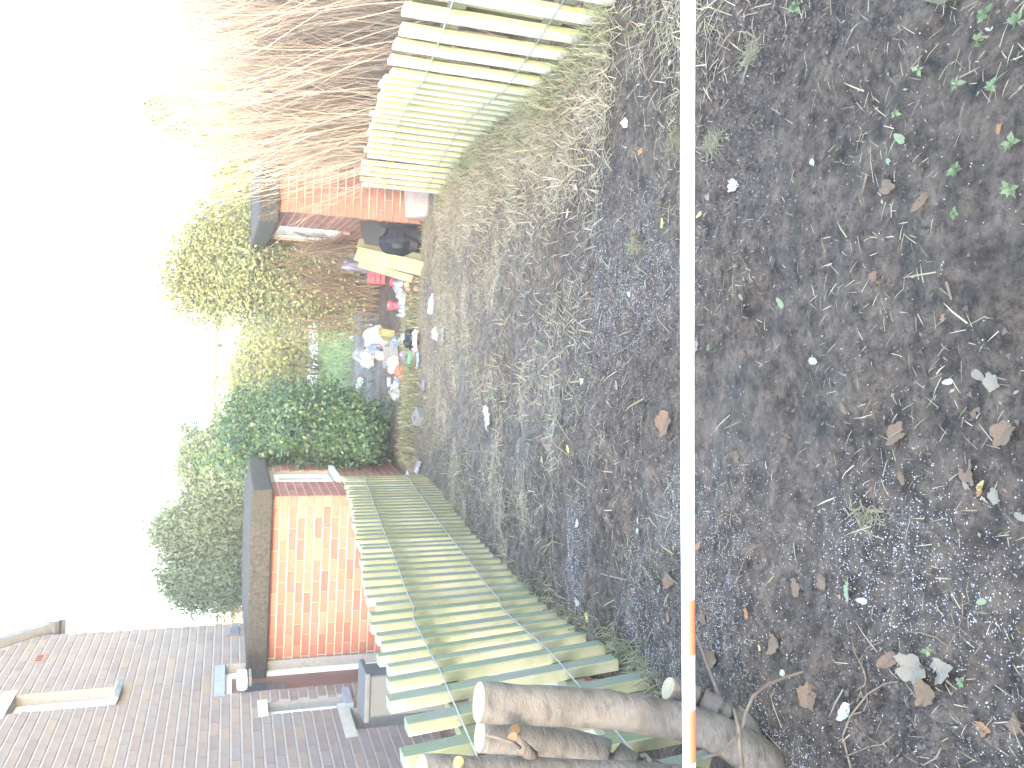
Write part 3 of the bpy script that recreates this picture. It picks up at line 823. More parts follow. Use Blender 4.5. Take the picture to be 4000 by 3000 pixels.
def bush(name, label, cat, blobs, mat, clumps, per, size, spread, seed, asp=0.55, upl=0.0, stems=8, stem_mat=None, stem_r=0.02, inner=0.5, noisy=0.25, group=None, droop=0):
    rng = np.random.RandomState(seed); rr = random.Random(seed)
    cs = np.array([b[0] for b in blobs]); 
    bx, by = float(cs[:, 0].mean()), float(cs[:, 1].mean())
    bz = g1(bx, by)
    T = empty(name, (bx, by, bz), label, cat, group)
    V, Fq = crown(rng, blobs, clumps, per, size, spread, asp, upl, inner, noisy, droop)
    keep = V.reshape(-1, 4, 3)[:, :, 2].min(1) > bz + 0.02
    V = V.reshape(-1, 4, 3)[keep].reshape(-1, 3); Fq = np.arange(len(V)).reshape(-1, 4)
    link('crown', np_mesh('crown', V - np.array([bx, by, bz]), Fq), mat, T)
    mb = MB()
    for k in range(stems):
        c, r = rr.choice(blobs)
        p0 = Vector((bx + rr.uniform(-0.3, 0.3), by + rr.uniform(-0.2, 0.2), bz - 0.05))
        p2 = Vector(c) + Vector((rr.uniform(-0.8, 0.8) * r[0], rr.uniform(-0.6, 0.6) * r[1], rr.uniform(-0.3, 0.85) * r[2]))
        p1 = p0.lerp(p2, 0.5) + Vector((rr.uniform(-0.15, 0.15), rr.uniform(-0.15, 0.15), 0.15))
        pts = [p0 * (1 - t) ** 2 + p1 * 2 * t * (1 - t) + p2 * t * t - T.location for t in (0, 0.2, 0.4, 0.6, 0.8, 1)]
        mb.tube(pts, [stem_r * (1.2 - t) for t in (0, 0.2, 0.4, 0.6, 0.8, 1)], 6)
    if stems: mb.build('trunk', stem_mat or MT['twig'], T, smooth=True)
    return T
MT['laurel'] = leafmat('laurel', [(0.022, 0.055, 0.020), (0.038, 0.090, 0.028), (0.07, 0.13, 0.038), (0.035, 0.085, 0.04), (0.13, 0.16, 0.045)], 0.4)
MT['conifer'] = leafmat('conifer', [(0.085, 0.125, 0.06), (0.13, 0.175, 0.085), (0.17, 0.205, 0.10), (0.10, 0.15, 0.08), (0.18, 0.175, 0.11)], 0.6, 0.2)
MT['ivy'] = leafmat('ivy', [(0.09, 0.12, 0.045), (0.14, 0.17, 0.065), (0.20, 0.21, 0.09), (0.11, 0.14, 0.06), (0.25, 0.22, 0.08)], 0.5)
MT['yellow_bush'] = leafmat('yellow_bush', [(0.14, 0.15, 0.04), (0.24, 0.22, 0.06), (0.10, 0.14, 0.04), (0.30, 0.25, 0.08)], 0.5)
MT['pale_conifer'] = leafmat('pale_conifer', [(0.08, 0.16, 0.08), (0.14, 0.22, 0.10), (0.18, 0.24, 0.12)], 0.6, 0.2)
MT['bare_stem'] = pm('bare_stem', [(0.25, 0.195, 0.15), (0.36, 0.29, 0.23)], 6, 0.8, 0.1, 0.002, rnd=[(0.17, 0.125, 0.10), (0.30, 0.235, 0.185), (0.44, 0.37, 0.30), (0.23, 0.17, 0.135)])
MT['brown_stem'] = pm('brown_stem', [(0.09, 0.062, 0.042), (0.15, 0.105, 0.07)], 6, 0.8, 0.1, 0.002)

bush('laurel_bush', 'dense dark green laurel bush pressed against the orange outhouse', 'bush',
     [blob(1220, 1690, 11.6, 150, 240, 0.9), blob(1360, 1700, 11.2, 120, 150, 0.7), blob(1050, 1700, 12.2, 100, 130, 0.7), blob(1150, 1770, 11.4, 80, 250, 0.6), blob(1230, 1580, 12.4, 80, 170, 0.5), blob(1000, 1650, 12.8, 110, 130, 0.6)],
     MT['laurel'], 800, 72, 0.06, 0.085, 21, stems=9, noisy=0.5)
bush('conifer_tree', 'broad clipped conifer rising behind the flat outhouse roof', 'tree',
     [blob(850, 2120, 15.5, 170, 190, 0.8), blob(930, 1960, 15.5, 150, 190, 0.8), blob(700, 2060, 15.6, 60, 80, 0.5)],
     MT['conifer'], 800, 75, 0.09, 0.13, 22, noisy=0.4, asp=0.35, upl=1.4, stems=3, stem_r=0.06)
bush('conifer_tree', 'smaller rounded conifer between house gable and broad conifer', 'tree',
     [blob(830, 2270, 14.8, 95, 170, 0.6)], MT['conifer'], 320, 70, 0.085, 0.12, 23, noisy=0.4, asp=0.35, upl=1.4, stems=2, stem_r=0.05)
bush('evergreen_tree', 'loose evergreen between broad conifer and laurel bush', 'tree',
     [blob(960, 1770, 14.6, 130, 200, 0.8), blob(830, 1830, 14.8, 80, 110, 0.6)], MT['conifer'], 480, 65, 0.09, 0.14, 24, noisy=0.4, asp=0.4, upl=0.6, stems=3, stem_r=0.05)
bush('ivy_bush', 'large tangled ivy bush with brown stems behind the leaning planks', 'bush',
     [blob(850, 930, 14.4, 140, 150, 0.7), blob(930, 1130, 13.6, 140, 260, 0.7), blob(1190, 1150, 13.2, 130, 190, 0.6), blob(760, 1080, 13.8, 150, 120, 0.7), blob(1090, 1030, 13.8, 90, 120, 0.5)],
     MT['ivy'], 950, 55, 0.058, 0.19, 25, noisy=0.5, inner=0.3, stems=10, stem_mat=MT['brown_stem'])
bush('privet_bush', 'yellowish privet bush beside the far lawn', 'bush',
     [blob(1080, 1420, 20, 130, 130, 1.0), blob(990, 1480, 21, 110, 90, 1.0)], MT['yellow_bush'], 330, 40, 0.10, 0.2, 26, stems=6)
bush('shrub', 'olive green shrub closing the far end of the lawn', 'bush',
     [blob(1090, 1330, 25, 120, 110, 1.0)], MT['ivy'], 220, 36, 0.12, 0.22, 27, stems=5)
bush('spruce_tree', 'pale distant conifer standing behind the bare twig hedge', 'tree',
     [blob(830, 455, 24, 110, 150, 1.2), blob(700, 440, 24, 70, 110, 0.9), blob(640, 425, 24, 35, 60, 0.6)], MT['pale_conifer'], 420, 45, 0.18, 0.2, 28, asp=0.3, upl=-0.3, stems=1, stem_r=0.1)
bush('garden_bush', 'small leafy bush with yellow tips above the red outhouse roof', 'bush',
     [blob(960, 700, 17, 160, 90, 0.8)], MT['yellow_bush'], 200, 36, 0.1, 0.16, 29, stems=5, stem_mat=MT['brown_stem'])

# brown stems woven through the ivy bush
def thicket(name, label, base_pts, height, lean, n, r, seed, mat, cat='hedge', group=None, branch=2, spread=0.25):
    rr = random.Random(seed)
    b0 = Vector(base_pts[0]).lerp(Vector(base_pts[1]), 0.5); b0.z = g1(b0.x, b0.y)
    T = empty(name, b0, label, cat, group)
    mb = MB(); mt = MB()
    def grow(p, d, ln, rad, segs, tgt):
        pts = [p]; dd = d.normalized()
        for k in range(segs):
            dd = (dd + Vector((rr.uniform(-1, 1), rr.uniform(-1, 1), rr.uniform(-0.5, 0.9))) * 0.13).normalized()
            pts.append(pts[-1] + dd * (ln / segs))
        tgt.tube([q - T.location for q in pts], [rad * (1 - 0.75 * k / segs) for k in range(segs + 1)], 4, False)
        return pts
    for k in range(n):
        f = rr.random()
        p = Vector(base_pts[0]).lerp(Vector(base_pts[1]), f); p += Vector((rr.uniform(-spread, spread), rr.uniform(-spread, spread), 0)); p.z = g1(p.x, p.y) - 0.02
        d = Vector((rr.gauss(lean[0], 0.15), rr.gauss(lean[1], 0.15), 1))
        pts = grow(p, d, height * rr.uniform(0.55, 1.12), r * rr.uniform(0.7, 1.5), 6, mb)
        for q in range(branch + rr.randint(0, 1)):
            j = rr.randint(2, 5); dd = (pts[j] - pts[j - 1]).normalized() + Vector((rr.uniform(-1, 1), rr.uniform(-1, 1), rr.uniform(-0.1, 0.7))) * 0.55
            grow(pts[j], dd, height * rr.uniform(0.2, 0.5), r * 0.65, 4, mt)
    mb.build('stems', mat, T); mt.build('side_shoots', mat, T)
    return T
for k, (a, b, hgt, lab) in enumerate([
        ((2.25, 3.4), (2.75, 4.4), 2.5, 'bare pale twig shrub arching over the near end of the pale picket fence'),
        ((2.45, 4.4), (2.75, 5.5), 2.6, 'bare straw brown shrub behind the curved middle of the pale fence'),
        ((2.55, 5.4), (2.75, 6.6), 2.5, 'bare shrub of upright brown shoots in front of the red outhouse front'),
        ((2.5, 6.5), (2.65, 7.6), 2.5, 'bare pale shrub near the red outhouse corner'),
        ((2.35, 7.4), (2.5, 8.3), 2.3, 'bare shrub at the far end of the pale fence with shoots bent across the outhouse'),
        ((3.1, 5.0), (3.6, 8.0), 2.9, 'taller bare brown shrub filling the hedge behind the others')]):
    thicket('bare_shrub', lab, ((a[0], a[1], 0), (b[0], b[1], 0)), hgt, (0.05 if k != 4 else -0.12, 0.02), 230 if k < 5 else 240, 0.0050, 40 + k, MT['bare_stem'], 'shrub', branch=3)
c = at_depth(1350, 1120, 12.3)
thicket('bramble_thicket', 'brown bramble stems tangled below the ivy bush', ((c.x - 0.35, 12.9, 0), (c.x + 0.9, 12.5, 0)), 1.35, (0, -0.1), 150, 0.009, 60, MT['brown_stem'], 'bramble', branch=3, spread=0.35)

# ------------------------------------------------------------------ far buildings
MT['white_render'] = pm('white_render', [(0.80, 0.79, 0.76), (0.72, 0.71, 0.68)], 2, 0.9, 0.1)
MT['pale_roof'] = pm('pale_roof', [(0.62, 0.60, 0.57), (0.70, 0.67, 0.63)], 3, 0.8, 0.2)
MT['solar'] = pm('solar', [(0.07, 0.09, 0.12), (0.10, 0.12, 0.15)], 3, 0.3, 0.05)
MT['pink_brick'] = pm('pink_brick', [(0.20, 0.14, 0.125), (0.25, 0.18, 0.16)], 3, 0.9, 0.2)
MT['tile_red'] = pm('tile_red', [(0.22, 0.17, 0.155), (0.27, 0.21, 0.19)], 3, 0.85, 0.3)
def far_house(name, label, Yd, px, wallm, roofm, depth=6, overhang=0.25, wins=(), ridge_px=None, floor=-0.85, chim=()):
    """px = (eaves x, far-left y, far-right y) in picture pixels, ridge_px = picture x of the ridge"""
    a = at_depth(px[0], px[1], Yd); b = at_depth(px[0], px[2], Yd)
    x0, x1 = a.x, b.x; ez = (a.z + b.z) / 2
    T = empty(name, ((x0 + x1) / 2, Yd, floor), label, 'house')
    cx = T.location.x; w = x1 - x0; h = ez - floor
    MB().box((0, depth / 2, h / 2 - 0.2), (w, depth, h + 0.4)).build('wall', wallm, T)
    rz = at_depth(ridge_px, (px[1] + px[2]) / 2, Yd + depth / 2).z - floor if ridge_px else h + 1.5
    o = overhang; hw = w / 2 + o
    vs = [(-hw, -o, h - 0.05), (hw, -o, h - 0.05), (hw, depth + o, h - 0.05), (-hw, depth + o, h - 0.05), (-hw, depth / 2, rz), (hw, depth / 2, rz),
          (-hw, -o, h + 0.08), (hw, -o, h + 0.08), (hw, depth + o, h + 0.08), (-hw, depth + o, h + 0.08), (-hw, depth / 2, rz + 0.13), (hw, depth / 2, rz + 0.13)]
    R = MB().add(vs, [(6, 7, 11, 10), (8, 9, 10, 11), (0, 4, 5, 1), (2, 5, 4, 3), (0, 1, 7, 6), (2, 3, 9, 8), (0, 6, 10, 4), (4, 10, 9, 3), (1, 5, 11, 7), (5, 2, 8, 11)])
    ro = R.build('roof', roofm, T)
    for x_, y_, hx_, hy_, bars in wins:
        c = at_depth(x_, y_, Yd); zc = (c - O).dot(FWD); ww = hy_ / F * zc; wh = hx_ / F * zc
        f = MB()
        for i_ in (-1, 1): f.box((c.x - cx + i_ * (ww + 0.03), -0.03, c.z - floor), (0.07, 0.07, wh * 2 + 0.13)); f.box((c.x - cx, -0.03, c.z - floor + i_ * (wh + 0.03)), (ww * 2, 0.07, 0.07))
        for k in range(bars): f.box((c.x - cx, -0.035, c.z - floor - wh + (k + 1) * 2 * wh / (bars + 1)), (ww * 2, 0.05, 0.04))
        fo = f.build('window', MT['white_frame'], T)
        MB().box((c.x - cx, -0.012, c.z - floor), (ww * 2, 0.03, wh * 2)).build('pane', MT['glass'], fo)
    for x_, y_, hw_, hh_ in chim:
        c = at_depth(x_, y_, Yd + depth / 2); zc = (c - O).dot(FWD); ww = hw_ / F * zc; wh = hh_ / F * zc
        ch = MB().box((c.x - cx, depth / 2, (c.z + wh - floor + h) / 2), (ww * 2, ww * 2, c.z + wh - floor - h)); co = ch.build('chimney', MT['house_brick'], ro)
        for k in (-1, 1): MB().lathe([(0.10, 0), (0.12, 0.05), (0.09, 0.3), (0.11, 0.32)], 10, (c.x - cx + k * ww * 0.5, depth / 2, c.z + wh - floor - 0.01)).build('chimney_pot', MT['orange_brick'], co)
    return T, ro, ez
WHT, WRO, wez = far_house('bungalow', 'white rendered bungalow with solar panels beyond the bushes', 34, (838, 1850, 1190), MT['white_render'], MT['pale_roof'],
    wins=((880, 1570, 9, 10, 4), (862, 1350, 11, 9, 0), (880, 1430, 6, 7, 0)), ridge_px=690)
c = at_depth(880, 1475, 33.9); 
MB().tube([(-7, -0.3, wez + 0.85), (7, -0.3, wez + 0.85)], 0.055, 8).build('gutter', MT['brown_stem'], WRO)
MB().tube([(c.x - WHT.location.x, -0.08, 0), (c.x - WHT.location.x, -0.08, wez + 0.85)], 0.06, 8).build('downpipe', MT['dark_metal'], WHT)
nR = Vector((0, -0.5, 0.866))
for i_ in range(2):
    for k in range(6):
        p = at_depth(742 + i_ * 46, 1640 + k * 18 + i_ * 4, 35.2)
        # panel strips lying on the roof slope
        dz = 0.03
        yl = 1.3 + (p.z - (wez + 0.0)) * 1.0
        hgt = at_depth(690, 1520, 37).z - wez
        yl = max(0.15, (p.z - wez) / hgt * 3.0)
        MB().box((p.x - WHT.location.x, yl, (wez + 0.85) + hgt * yl / 3.0 + 0.21), (0.17, 0.46, 0.03), Vector((1, 0, 0)), Vector((0, 3.0, hgt)).normalized(), Vector((0, -hgt, 3.0)).normalized()).build('solar_strip', MT['solar'], WRO)
far_house('brick_terrace', 'distant orange brick house seen between gable and conifer', 30, (838, 2500, 2330), MT['orange_brick'], MT['pale_roof'], wins=((878, 2412, 16, 14, 0),), ridge_px=720)
far_house('terraced_house', 'pale pink terraced house with chimneys behind the bare hedge', 32, (720, 330, -260), MT['pink_brick'], MT['tile_red'],
          wins=((830, 230, 26, 22, 1), (830, 120, 26, 22, 1), (830, 20, 26, 22, 1), (960, 180, 30, 24, 1), (960, 60, 30, 24, 1)), ridge_px=640, chim=((640, 25, 22, 30),))
far_house('terraced_house', 'low pale house with reddish roof edge left of the distant spruce', 36, (832, 900, 560), MT['white_render'], MT['tile_red'], ridge_px=790, wins=((870, 760, 14, 14, 1),))

# ------------------------------------------------------------------ leaning timber and rubbish by the right outhouse
def simple(name, c, rough=0.5, c2=None):
    return pm(name, [c, c2 or tuple(x * 0.85 for x in c)], 10, rough, 0.15, 0.004)
MT['plank'] = pm('plank', [(0.18, 0.172, 0.09), (0.27, 0.255, 0.15)], 5, 0.8, 0.4, 0.004, stretch=(6, 6, 0.6), grime=((0.17, 0.18, 0.06), 0.6, 5))
MT['plank_old'] = pm('plank_old', [(0.095, 0.088, 0.05), (0.14, 0.13, 0.08)], 5, 0.8, 0.4, 0.004, stretch=(6, 6, 0.6), grime=((0.10, 0.10, 0.04), 0.7, 6))
MT['black_sheet'] = simple('black_sheet', (0.006, 0.006, 0.009), 0.6)
MT['grey_bag'] = simple('grey_bag', (0.085, 0.085, 0.11), 0.5)
MT['red_plastic'] = simple('red_plastic', (0.36, 0.07, 0.09), 0.4)
MT['white_plastic'] = simple('white_plastic', (0.33, 0.33, 0.345), 0.5)
MT['blue_white'] = simple('blue_white', (0.19, 0.225, 0.27), 0.4)
MT['blue_plastic'] = simple('blue_plastic', (0.10, 0.145, 0.22), 0.4)
MT['yellow_card'] = simple('yellow_card', (0.19, 0.185, 0.085), 0.6)
MT['cream_card'] = simple('cream_card', (0.36, 0.32, 0.24), 0.7)
MT['orange_pack'] = simple('orange_pack', (0.28, 0.10, 0.065), 0.5)
MT['purple_pack'] = simple('purple_pack', (0.22, 0.17, 0.40), 0.5)
MT['green_plastic'] = simple('green_plastic', (0.08, 0.26, 0.17), 0.4)
MT['grey_plastic'] = simple('grey_plastic', (0.17, 0.18, 0.19), 0.5)
MT['rubble'] = pm('rubble', [(0.28, 0.16, 0.13), (0.34, 0.23, 0.19)], 9, 0.9, 0.4, 0.006, rnd=[(0.30, 0.16, 0.12), (0.34, 0.24, 0.19), (0.25, 0.14, 0.11)])
def clear_mat():
    m, nt, b = newmat('clear_plastic'); b.inputs['Base Color'].default_value = (0.80, 0.85, 0.9, 1); b.inputs['Roughness'].default_value = 0.12
    b.inputs['Transmission Weight'].default_value = 0.55; b.inputs['IOR'].default_value = 1.2
    return m
MT['clear'] = clear_mat()
def lean_board(label, top, bot, Yt, Yb, w, th, mat, tilt=(1, 0.25, 0)):
    a = at_depth(top[0], top[1], Yt); b = ground_at(*bot) if Yb is None else at_depth(bot[0], bot[1], Yb)
    ax = (a - b).normalized(); sd = Vector(tilt); sd = (sd - ax * sd.dot(ax)).normalized(); nn = ax.cross(sd)
    ln = (a - b).length
    mb = MB(); c = MB()
    mb.box((0, 0, 0), (w, th, ln + 0.04), sd, nn, ax)
    o = mb.build('plank', mat, bevel=0.005)
    o.location = (a + b) / 2
    return tag(o, label, 'plank')
lean_board('old dull plank with mossy top leaning on the red outhouse', (1410, 955), (1650, 1018), 10.1, 9.4, 0.13, 0.09, MT['plank_old'])
lean_board('broad yellow plank leaning beside the mossy plank', (1400, 993), (1648, 1050), 9.95, 9.3, 0.17, 0.05, MT['plank'])
lean_board('narrow yellow board at the outer edge of the leaning planks', (1408, 1032), (1606, 1090), 9.95, 9.45, 0.085, 0.03, MT['plank'])
def crumple(name, label, cat, mat, px, w, h, d=None, seed=0, flat=0.5, lift=None, group=None, pos=None, amp=0.3):
    rr = np.random.RandomState(seed + 100)
    import bmesh
    bm = bmesh.new(); bmesh.ops.create_icosphere(bm, subdivisions=3, radius=1)
    ph = rr.rand(6) * 50; d = d or w
    for v in bm.verts:
        co = v.co.copy(); n_ = 0
        for k, f in enumerate((1.7, 3.1, 5.3)):
            n_ += (1.0, 0.7, 0.45)[k] * float(vnoise(np.array([co.x * f + ph[k]]), np.array([co.y * f + co.z * f * 1.3 + ph[k + 3]]))[0])
        v.co = co * (1 + amp * 1.6 * n_)
        if v.co.z < -flat: v.co.z = -flat - 0.08 * (v.co.z + flat)
        v.co.x *= w / 2; v.co.y *= d / 2; v.co.z = (v.co.z + flat) * h / (1 + flat)
    me = bpy.data.meshes.new(name); bm.to_mesh(me); bm.free()
    g = pos or ground_at(*px)
    o = link(name, me, mat); o.location = (g.x, g.y, g.z - 0.01 if lift is None else g.z + lift); o.rotation_euler = (0, 0, rr.rand() * 6)
    return tag(o, label, cat, group)
gp = ground_at(1640, 985)
bs = MB(); b = at_depth(1455, 935, 10.3)
bs.add([(0, 0, 0), (0.55, 0.1, 0), (0.5, 0.28, 0.72), (0.1, 0.25, 0.62), (0.02, 0.03, 0), (0.57, 0.13, 0), (0.52, 0.31, 0.72), (0.12, 0.28, 0.62)],
       [(0, 1, 2, 3), (7, 6, 5, 4), (0, 4, 5, 1), (1, 5, 6, 2), (2, 6, 7, 3), (3, 7, 4, 0)])
o = bs.build('black_panel', MT['black_sheet'], bevel=0.004); q = ground_at(1655, 985); o.location = (q.x, q.y + 0.15, q.z)
tag(o, 'black plastic panel propped behind the leaning planks', 'panel')
q = ground_at(1645, 950)
crumple('rubbish_bag', 'black rubbish bag slumped behind the mossy leaning plank', 'bag', MT['black_sheet'], None, 0.5, 0.5, 0.4, 1, amp=0.14, pos=Vector((q.x, q.y + 0.1, q.z)))
q = at_depth(1380, 1035, 10.2)
crumple('grey_sack', 'grey plastic sack caught on top of the leaning planks', 'sack', MT['grey_bag'], None, 0.20, 0.3, 0.15, 2, pos=Vector((q.x, q.y, q.z - 0.17)))
def rubble_pile():
    rr = random.Random(3); g = ground_at(1640, 1105)
    for k in range(12):
        s = MB(); a, b_, c_ = rr.uniform(0.05, 0.11), rr.uniform(0.05, 0.09), rr.uniform(0.04, 0.07)
        s.box((0, 0, 0), (a, b_, c_)); s.v = [tuple(x * rr.uniform(0.75, 1.2) for x in v) for v in s.v]
        o = s.build('brick_rubble', MT['rubble'], bevel=0.006)
        o.location = (g.x + rr.gauss(0, 0.12), g.y + rr.uniform(0, 0.3), g.z + rr.uniform(0.02, 0.13) * (1 if k > 6 else 0.25)); o.rotation_euler = (rr.random() * 6, rr.random() * 6, rr.random() * 6)
        tag(o, 'pink lump of broken brick heaped at the foot of the planks', 'rubble', 'broken brick lumps')
rubble_pile()
def red_pot(label, top, bot, wtop, tilt=0):
    g = ground_at(*bot); zc = (g - O).dot(FWD)
    h = (bot[0] - top[0]) / F * zc * 1.02; r = wtop / 2 / F * zc
    o = MB().lathe([(r * 0.62, 0), (r * 0.64, 0.02), (r * 0.72, h * 0.45), (r * 0.80, h * 0.78), (r * 0.98, h * 0.84), (r * 1.0, h), (r * 0.88, h), (r * 0.8, h * 0.9)], 20).build('red_cone', MT['red_plastic'], smooth=False)
    o.location = (g.x, g.y, g.z - 0.005); o.rotation_euler = (tilt, tilt * 0.7, 0)
    return tag(o, label, 'cone')
red_pot('upright red plastic cone stump behind the white sheet', (1516, 1197), (1583, 1197), 40)
red_pot('tilted red plastic cone half hidden beside the brick rubble', (1524, 1113), (1566, 1113), 34, 0.25)
q = ground_at(1520, 1095)
rc = empty('red_crate', (q.x + 0.12, q.y + 0.35, q.z), 'red slatted crate behind the leaning planks', 'crate')
for k in range(3): MB().box((0, -0.12, 0.05 + k * 0.075), (0.30, 0.02, 0.055)).build('slat', MT['red_plastic'], rc)
for i_ in (-1, 1): MB().box((i_ * 0.14, 0.0, 0.12), (0.02, 0.215, 0.24)).build('side', MT['red_plastic'], rc)
MB().box((0, 0.12, 0.12), (0.30, 0.02, 0.24)).build('back', MT['red_plastic'], rc)
def sheet(name, label, cat, mat, pix, width, seed, amp=0.05, lift=0.02):
    """crumpled strip lying along ground points"""
    rr = np.random.RandomState(seed); G = [ground_at(*p) for p in pix]; base = G[0]
    n = 26; m_ = 7; vs = []; fs = []
    cum = np.linspace(0, len(G) - 1, n)
    for i_, c_ in enumerate(cum):
        k = min(int(c_), len(G) - 2); p = G[k].lerp(G[k + 1], c_ - k); t = (G[k + 1] - G[k]).normalized(); s = Vector((-t.y, t.x, 0)).normalized()
        for j in range(m_):
            f = (j / (m_ - 1) - 0.5) * width * (0.8 + 0.35 * sin(i_ * 0.9 + seed))
            h = lift + amp * (rr.rand()) * (1 - abs(2 * j / (m_ - 1) - 1) * 0.6)
            q = p + s * f; vs.append((q.x - base.x, q.y - base.y, g1(q.x, q.y) - base.z + h))
    for i_ in range(n - 1):
        for j in range(m_ - 1): a = i_ * m_ + j; fs.append((a, a + 1, a + m_ + 1, a + m_))
    o = MB().add(vs, fs).build(name, mat, smooth=True); o.location = base
    s_ = o.modifiers.new('solid', 'SOLIDIFY'); s_.thickness = 0.006
    return tag(o, label, cat)
sheet('white_sheet', 'long crumpled white plastic sheet lying below the red cones', 'sheet', MT['white_plastic'], [(1560, 1098), (1585, 1125), (1592, 1165), (1592, 1200), (1590, 1240)], 0.28, 1, 0.13)
sheet('white_rag', 'folded white rag beside the black bag in the litter', 'rag', MT['white_plastic'], [(1632, 1297), (1636, 1325), (1632, 1350), (1622, 1368)], 0.22, 2, 0.07)
sheet('white_paper', 'torn white paper lying alone on the open mud', 'paper', MT['white_plastic'], [(1908, 1592), (1914, 1612), (1920, 1640), (1922, 1664)], 0.13, 3, 0.03)
sheet('white_wrapper', 'small white wrapper near the end of the grey fence', 'wrapper', MT['white_plastic'], [(1648, 1800), (1645, 1822), (1640, 1842)], 0.12, 4, 0.05)
sheet('white_scrap', 'white scrap tucked against the last grey fence slat', 'wrapper', MT['white_plastic'], [(1602, 1852), (1606, 1868)], 0.14, 5, 0.05)
sheet('grey_strip', 'flat grey plastic strip lying in the trampled grass', 'strip', MT['grey_plastic'], [(1738, 1280), (1738, 1342)], 0.10, 6, 0.01)
sheet('clear_strip', 'long clear plastic strip along the edge of the litter', 'strip', MT['blue_white'], [(1640, 1362), (1640, 1400), (1636, 1440)], 0.07, 7, 0.012)
def bottle(label, px, ln, r, mat, ang, cap=None, name='plastic_bottle'):
    g = ground_at(*px)
    T = empty(name, (g.x, g.y, g.z + r * 0.9), label, 'bottle')
    T.rotation_euler = (pi / 2 + 0.06, 0, ang)
    MB().lathe([(r * 0.5, -ln / 2), (r * 0.95, -ln / 2 + 0.01), (r, -ln / 2 + 0.03), (r * 0.93, -0.02), (r, 0.0), (r, ln * 0.2), (r * 0.7, ln * 0.33), (r * 0.34, ln * 0.42), (r * 0.34, ln * 0.46)], 16).build('body', mat, T, smooth=True)
    MB().lathe([(r * 0.38, ln * 0.46), (r * 0.38, ln * 0.52), (r * 0.3, ln * 0.525)], 12).build('cap', MT[cap or 'white_plastic'], T)
    return T
bottle('clear plastic bottle with a red cap lying at the back of the litter', (1418, 1492), 0.34, 0.055, MT['clear'], 0.5, 'red_plastic')
bottle('large bluish plastic bottle standing out at the far edge of the litter', (1466, 1314), 0.36, 0.085, MT['blue_white'], 1.7)
bottle('dark green bottle with white label beside the clear strip', (1618, 1384), 0.26, 0.04, MT['green_plastic'], 1.2)
bottle('small grey bottle lying in grass below the white sheet', (1698, 1190), 0.22, 0.04, MT['blue_white'], 1.5)
for k, (nm, lb, ct, mt, px, w, h) in enumerate([
    ('carrier_bag', 'pale blue carrier bag at the far corner of the litter', 'bag', 'blue_white', (1424, 1386), 0.24, 0.20),
    ('carrier_bag', 'puffed white carrier bag next to the pale blue bag', 'bag', 'white_plastic', (1458, 1398), 0.28, 0.22),
    ('carrier_bag', 'flat bluish bag in front of the puffed white bag', 'bag', 'blue_white', (1436, 1418), 0.18, 0.12),
    ('carrier_bag', 'bright blue carrier bag in the middle of the litter', 'bag', 'blue_plastic', (1490, 1366), 0.20, 0.20),
    ('sack', 'big white sack behind the yellow carton', 'sack', 'white_plastic', (1508, 1312), 0.26, 0.30),
    ('carrier_bag', 'grey white bag beside the black bag', 'bag', 'grey_plastic', (1600, 1322), 0.16, 0.12),
    ('rubbish_bag', 'small black rubbish bag behind the folded white rag', 'bag', 'black_sheet', (1622, 1335), 0.26, 0.16),
    ('carrier_bag', 'crumpled white bag under the grey tray', 'bag', 'white_plastic', (1552, 1416), 0.20, 0.14),
    ('carrier_bag', 'thin white bag behind the orange packet', 'bag', 'white_plastic', (1544, 1434), 0.16, 0.12),
    ('carrier_bag', 'dark blue bag wrapped round the orange packet', 'bag', 'blue_plastic', (1566, 1472), 0.17, 0.09),
    ('crisp_packet', 'orange red packet among the nearer litter', 'packet', 'orange_pack', (1576, 1456), 0.19, 0.12),
    ('crisp_packet', 'purple packet beside the grey tray', 'packet', 'purple_pack', (1584, 1388), 0.10, 0.08),
    ('crisp_packet', 'light blue packet below the yellow carton', 'packet', 'blue_plastic', (1558, 1334), 0.13, 0.10),
    ('crisp_packet', 'small yellow packet touching the light blue packet', 'packet', 'yellow_card', (1572, 1332), 0.08, 0.07),
    ('rag', 'dull red rag between white sack and blue bag', 'rag', 'red_plastic', (1500, 1340), 0.12, 0.09),
    ('white_scrap', 'single white scrap on the far grass verge', 'scrap', 'white_plastic', (1380, 1316), 0.10, 0.08),
    ('white_scrap', 'white scrap next to the flat grey strip', 'scrap', 'white_plastic', (1708, 1303), 0.14, 0.07),
    ('grey_rag', 'grey rag at the near end of the litter', 'rag', 'grey_plastic', (1556, 1540), 0.15, 0.10),
    ('white_scrap', 'white scrap beside the crushed cans', 'scrap', 'white_plastic', (1556, 1496), 0.12, 0.08),
    ('yellow_leaf_scrap', 'yellow scrap near the dark can at the grass edge', 'scrap', 'yellow_card', (1660, 1552), 0.07, 0.03),
    ('yellow_scrap', 'yellow green scrap beside the grey rag', 'scrap', 'yellow_card', (1532, 1537), 0.09, 0.06)]):
    crumple(nm, lb, ct, MT[mt], px, w, h, None, 10 + k)
def carton(label, px, size, mat, ang, name='carton'):
    g = ground_at(*px); T = empty(name, (g.x, g.y, g.z - 0.01), label, 'carton'); T.rotation_euler = (0.08, 0.05, ang)
    MB().box((0, 0, size[2] / 2), size).build('body', MT[mat], T, bevel=0.006)
    MB().add([(-size[0] / 2, -size[1] / 2, size[2] + .001), (size[0] / 2, -size[1] / 2, size[2] + .001), (size[0] / 2, -size[1] * 0.7, size[2] + 0.05), (-size[0] / 2, -size[1] * 0.7, size[2] + 0.05)], [(0, 1, 2, 3)]).build('flap', MT[mat], T)
carton('yellow carton standing at the back right of the litter', (1540, 1309), (0.11, 0.09, 0.20), 'yellow_card', 0.4)
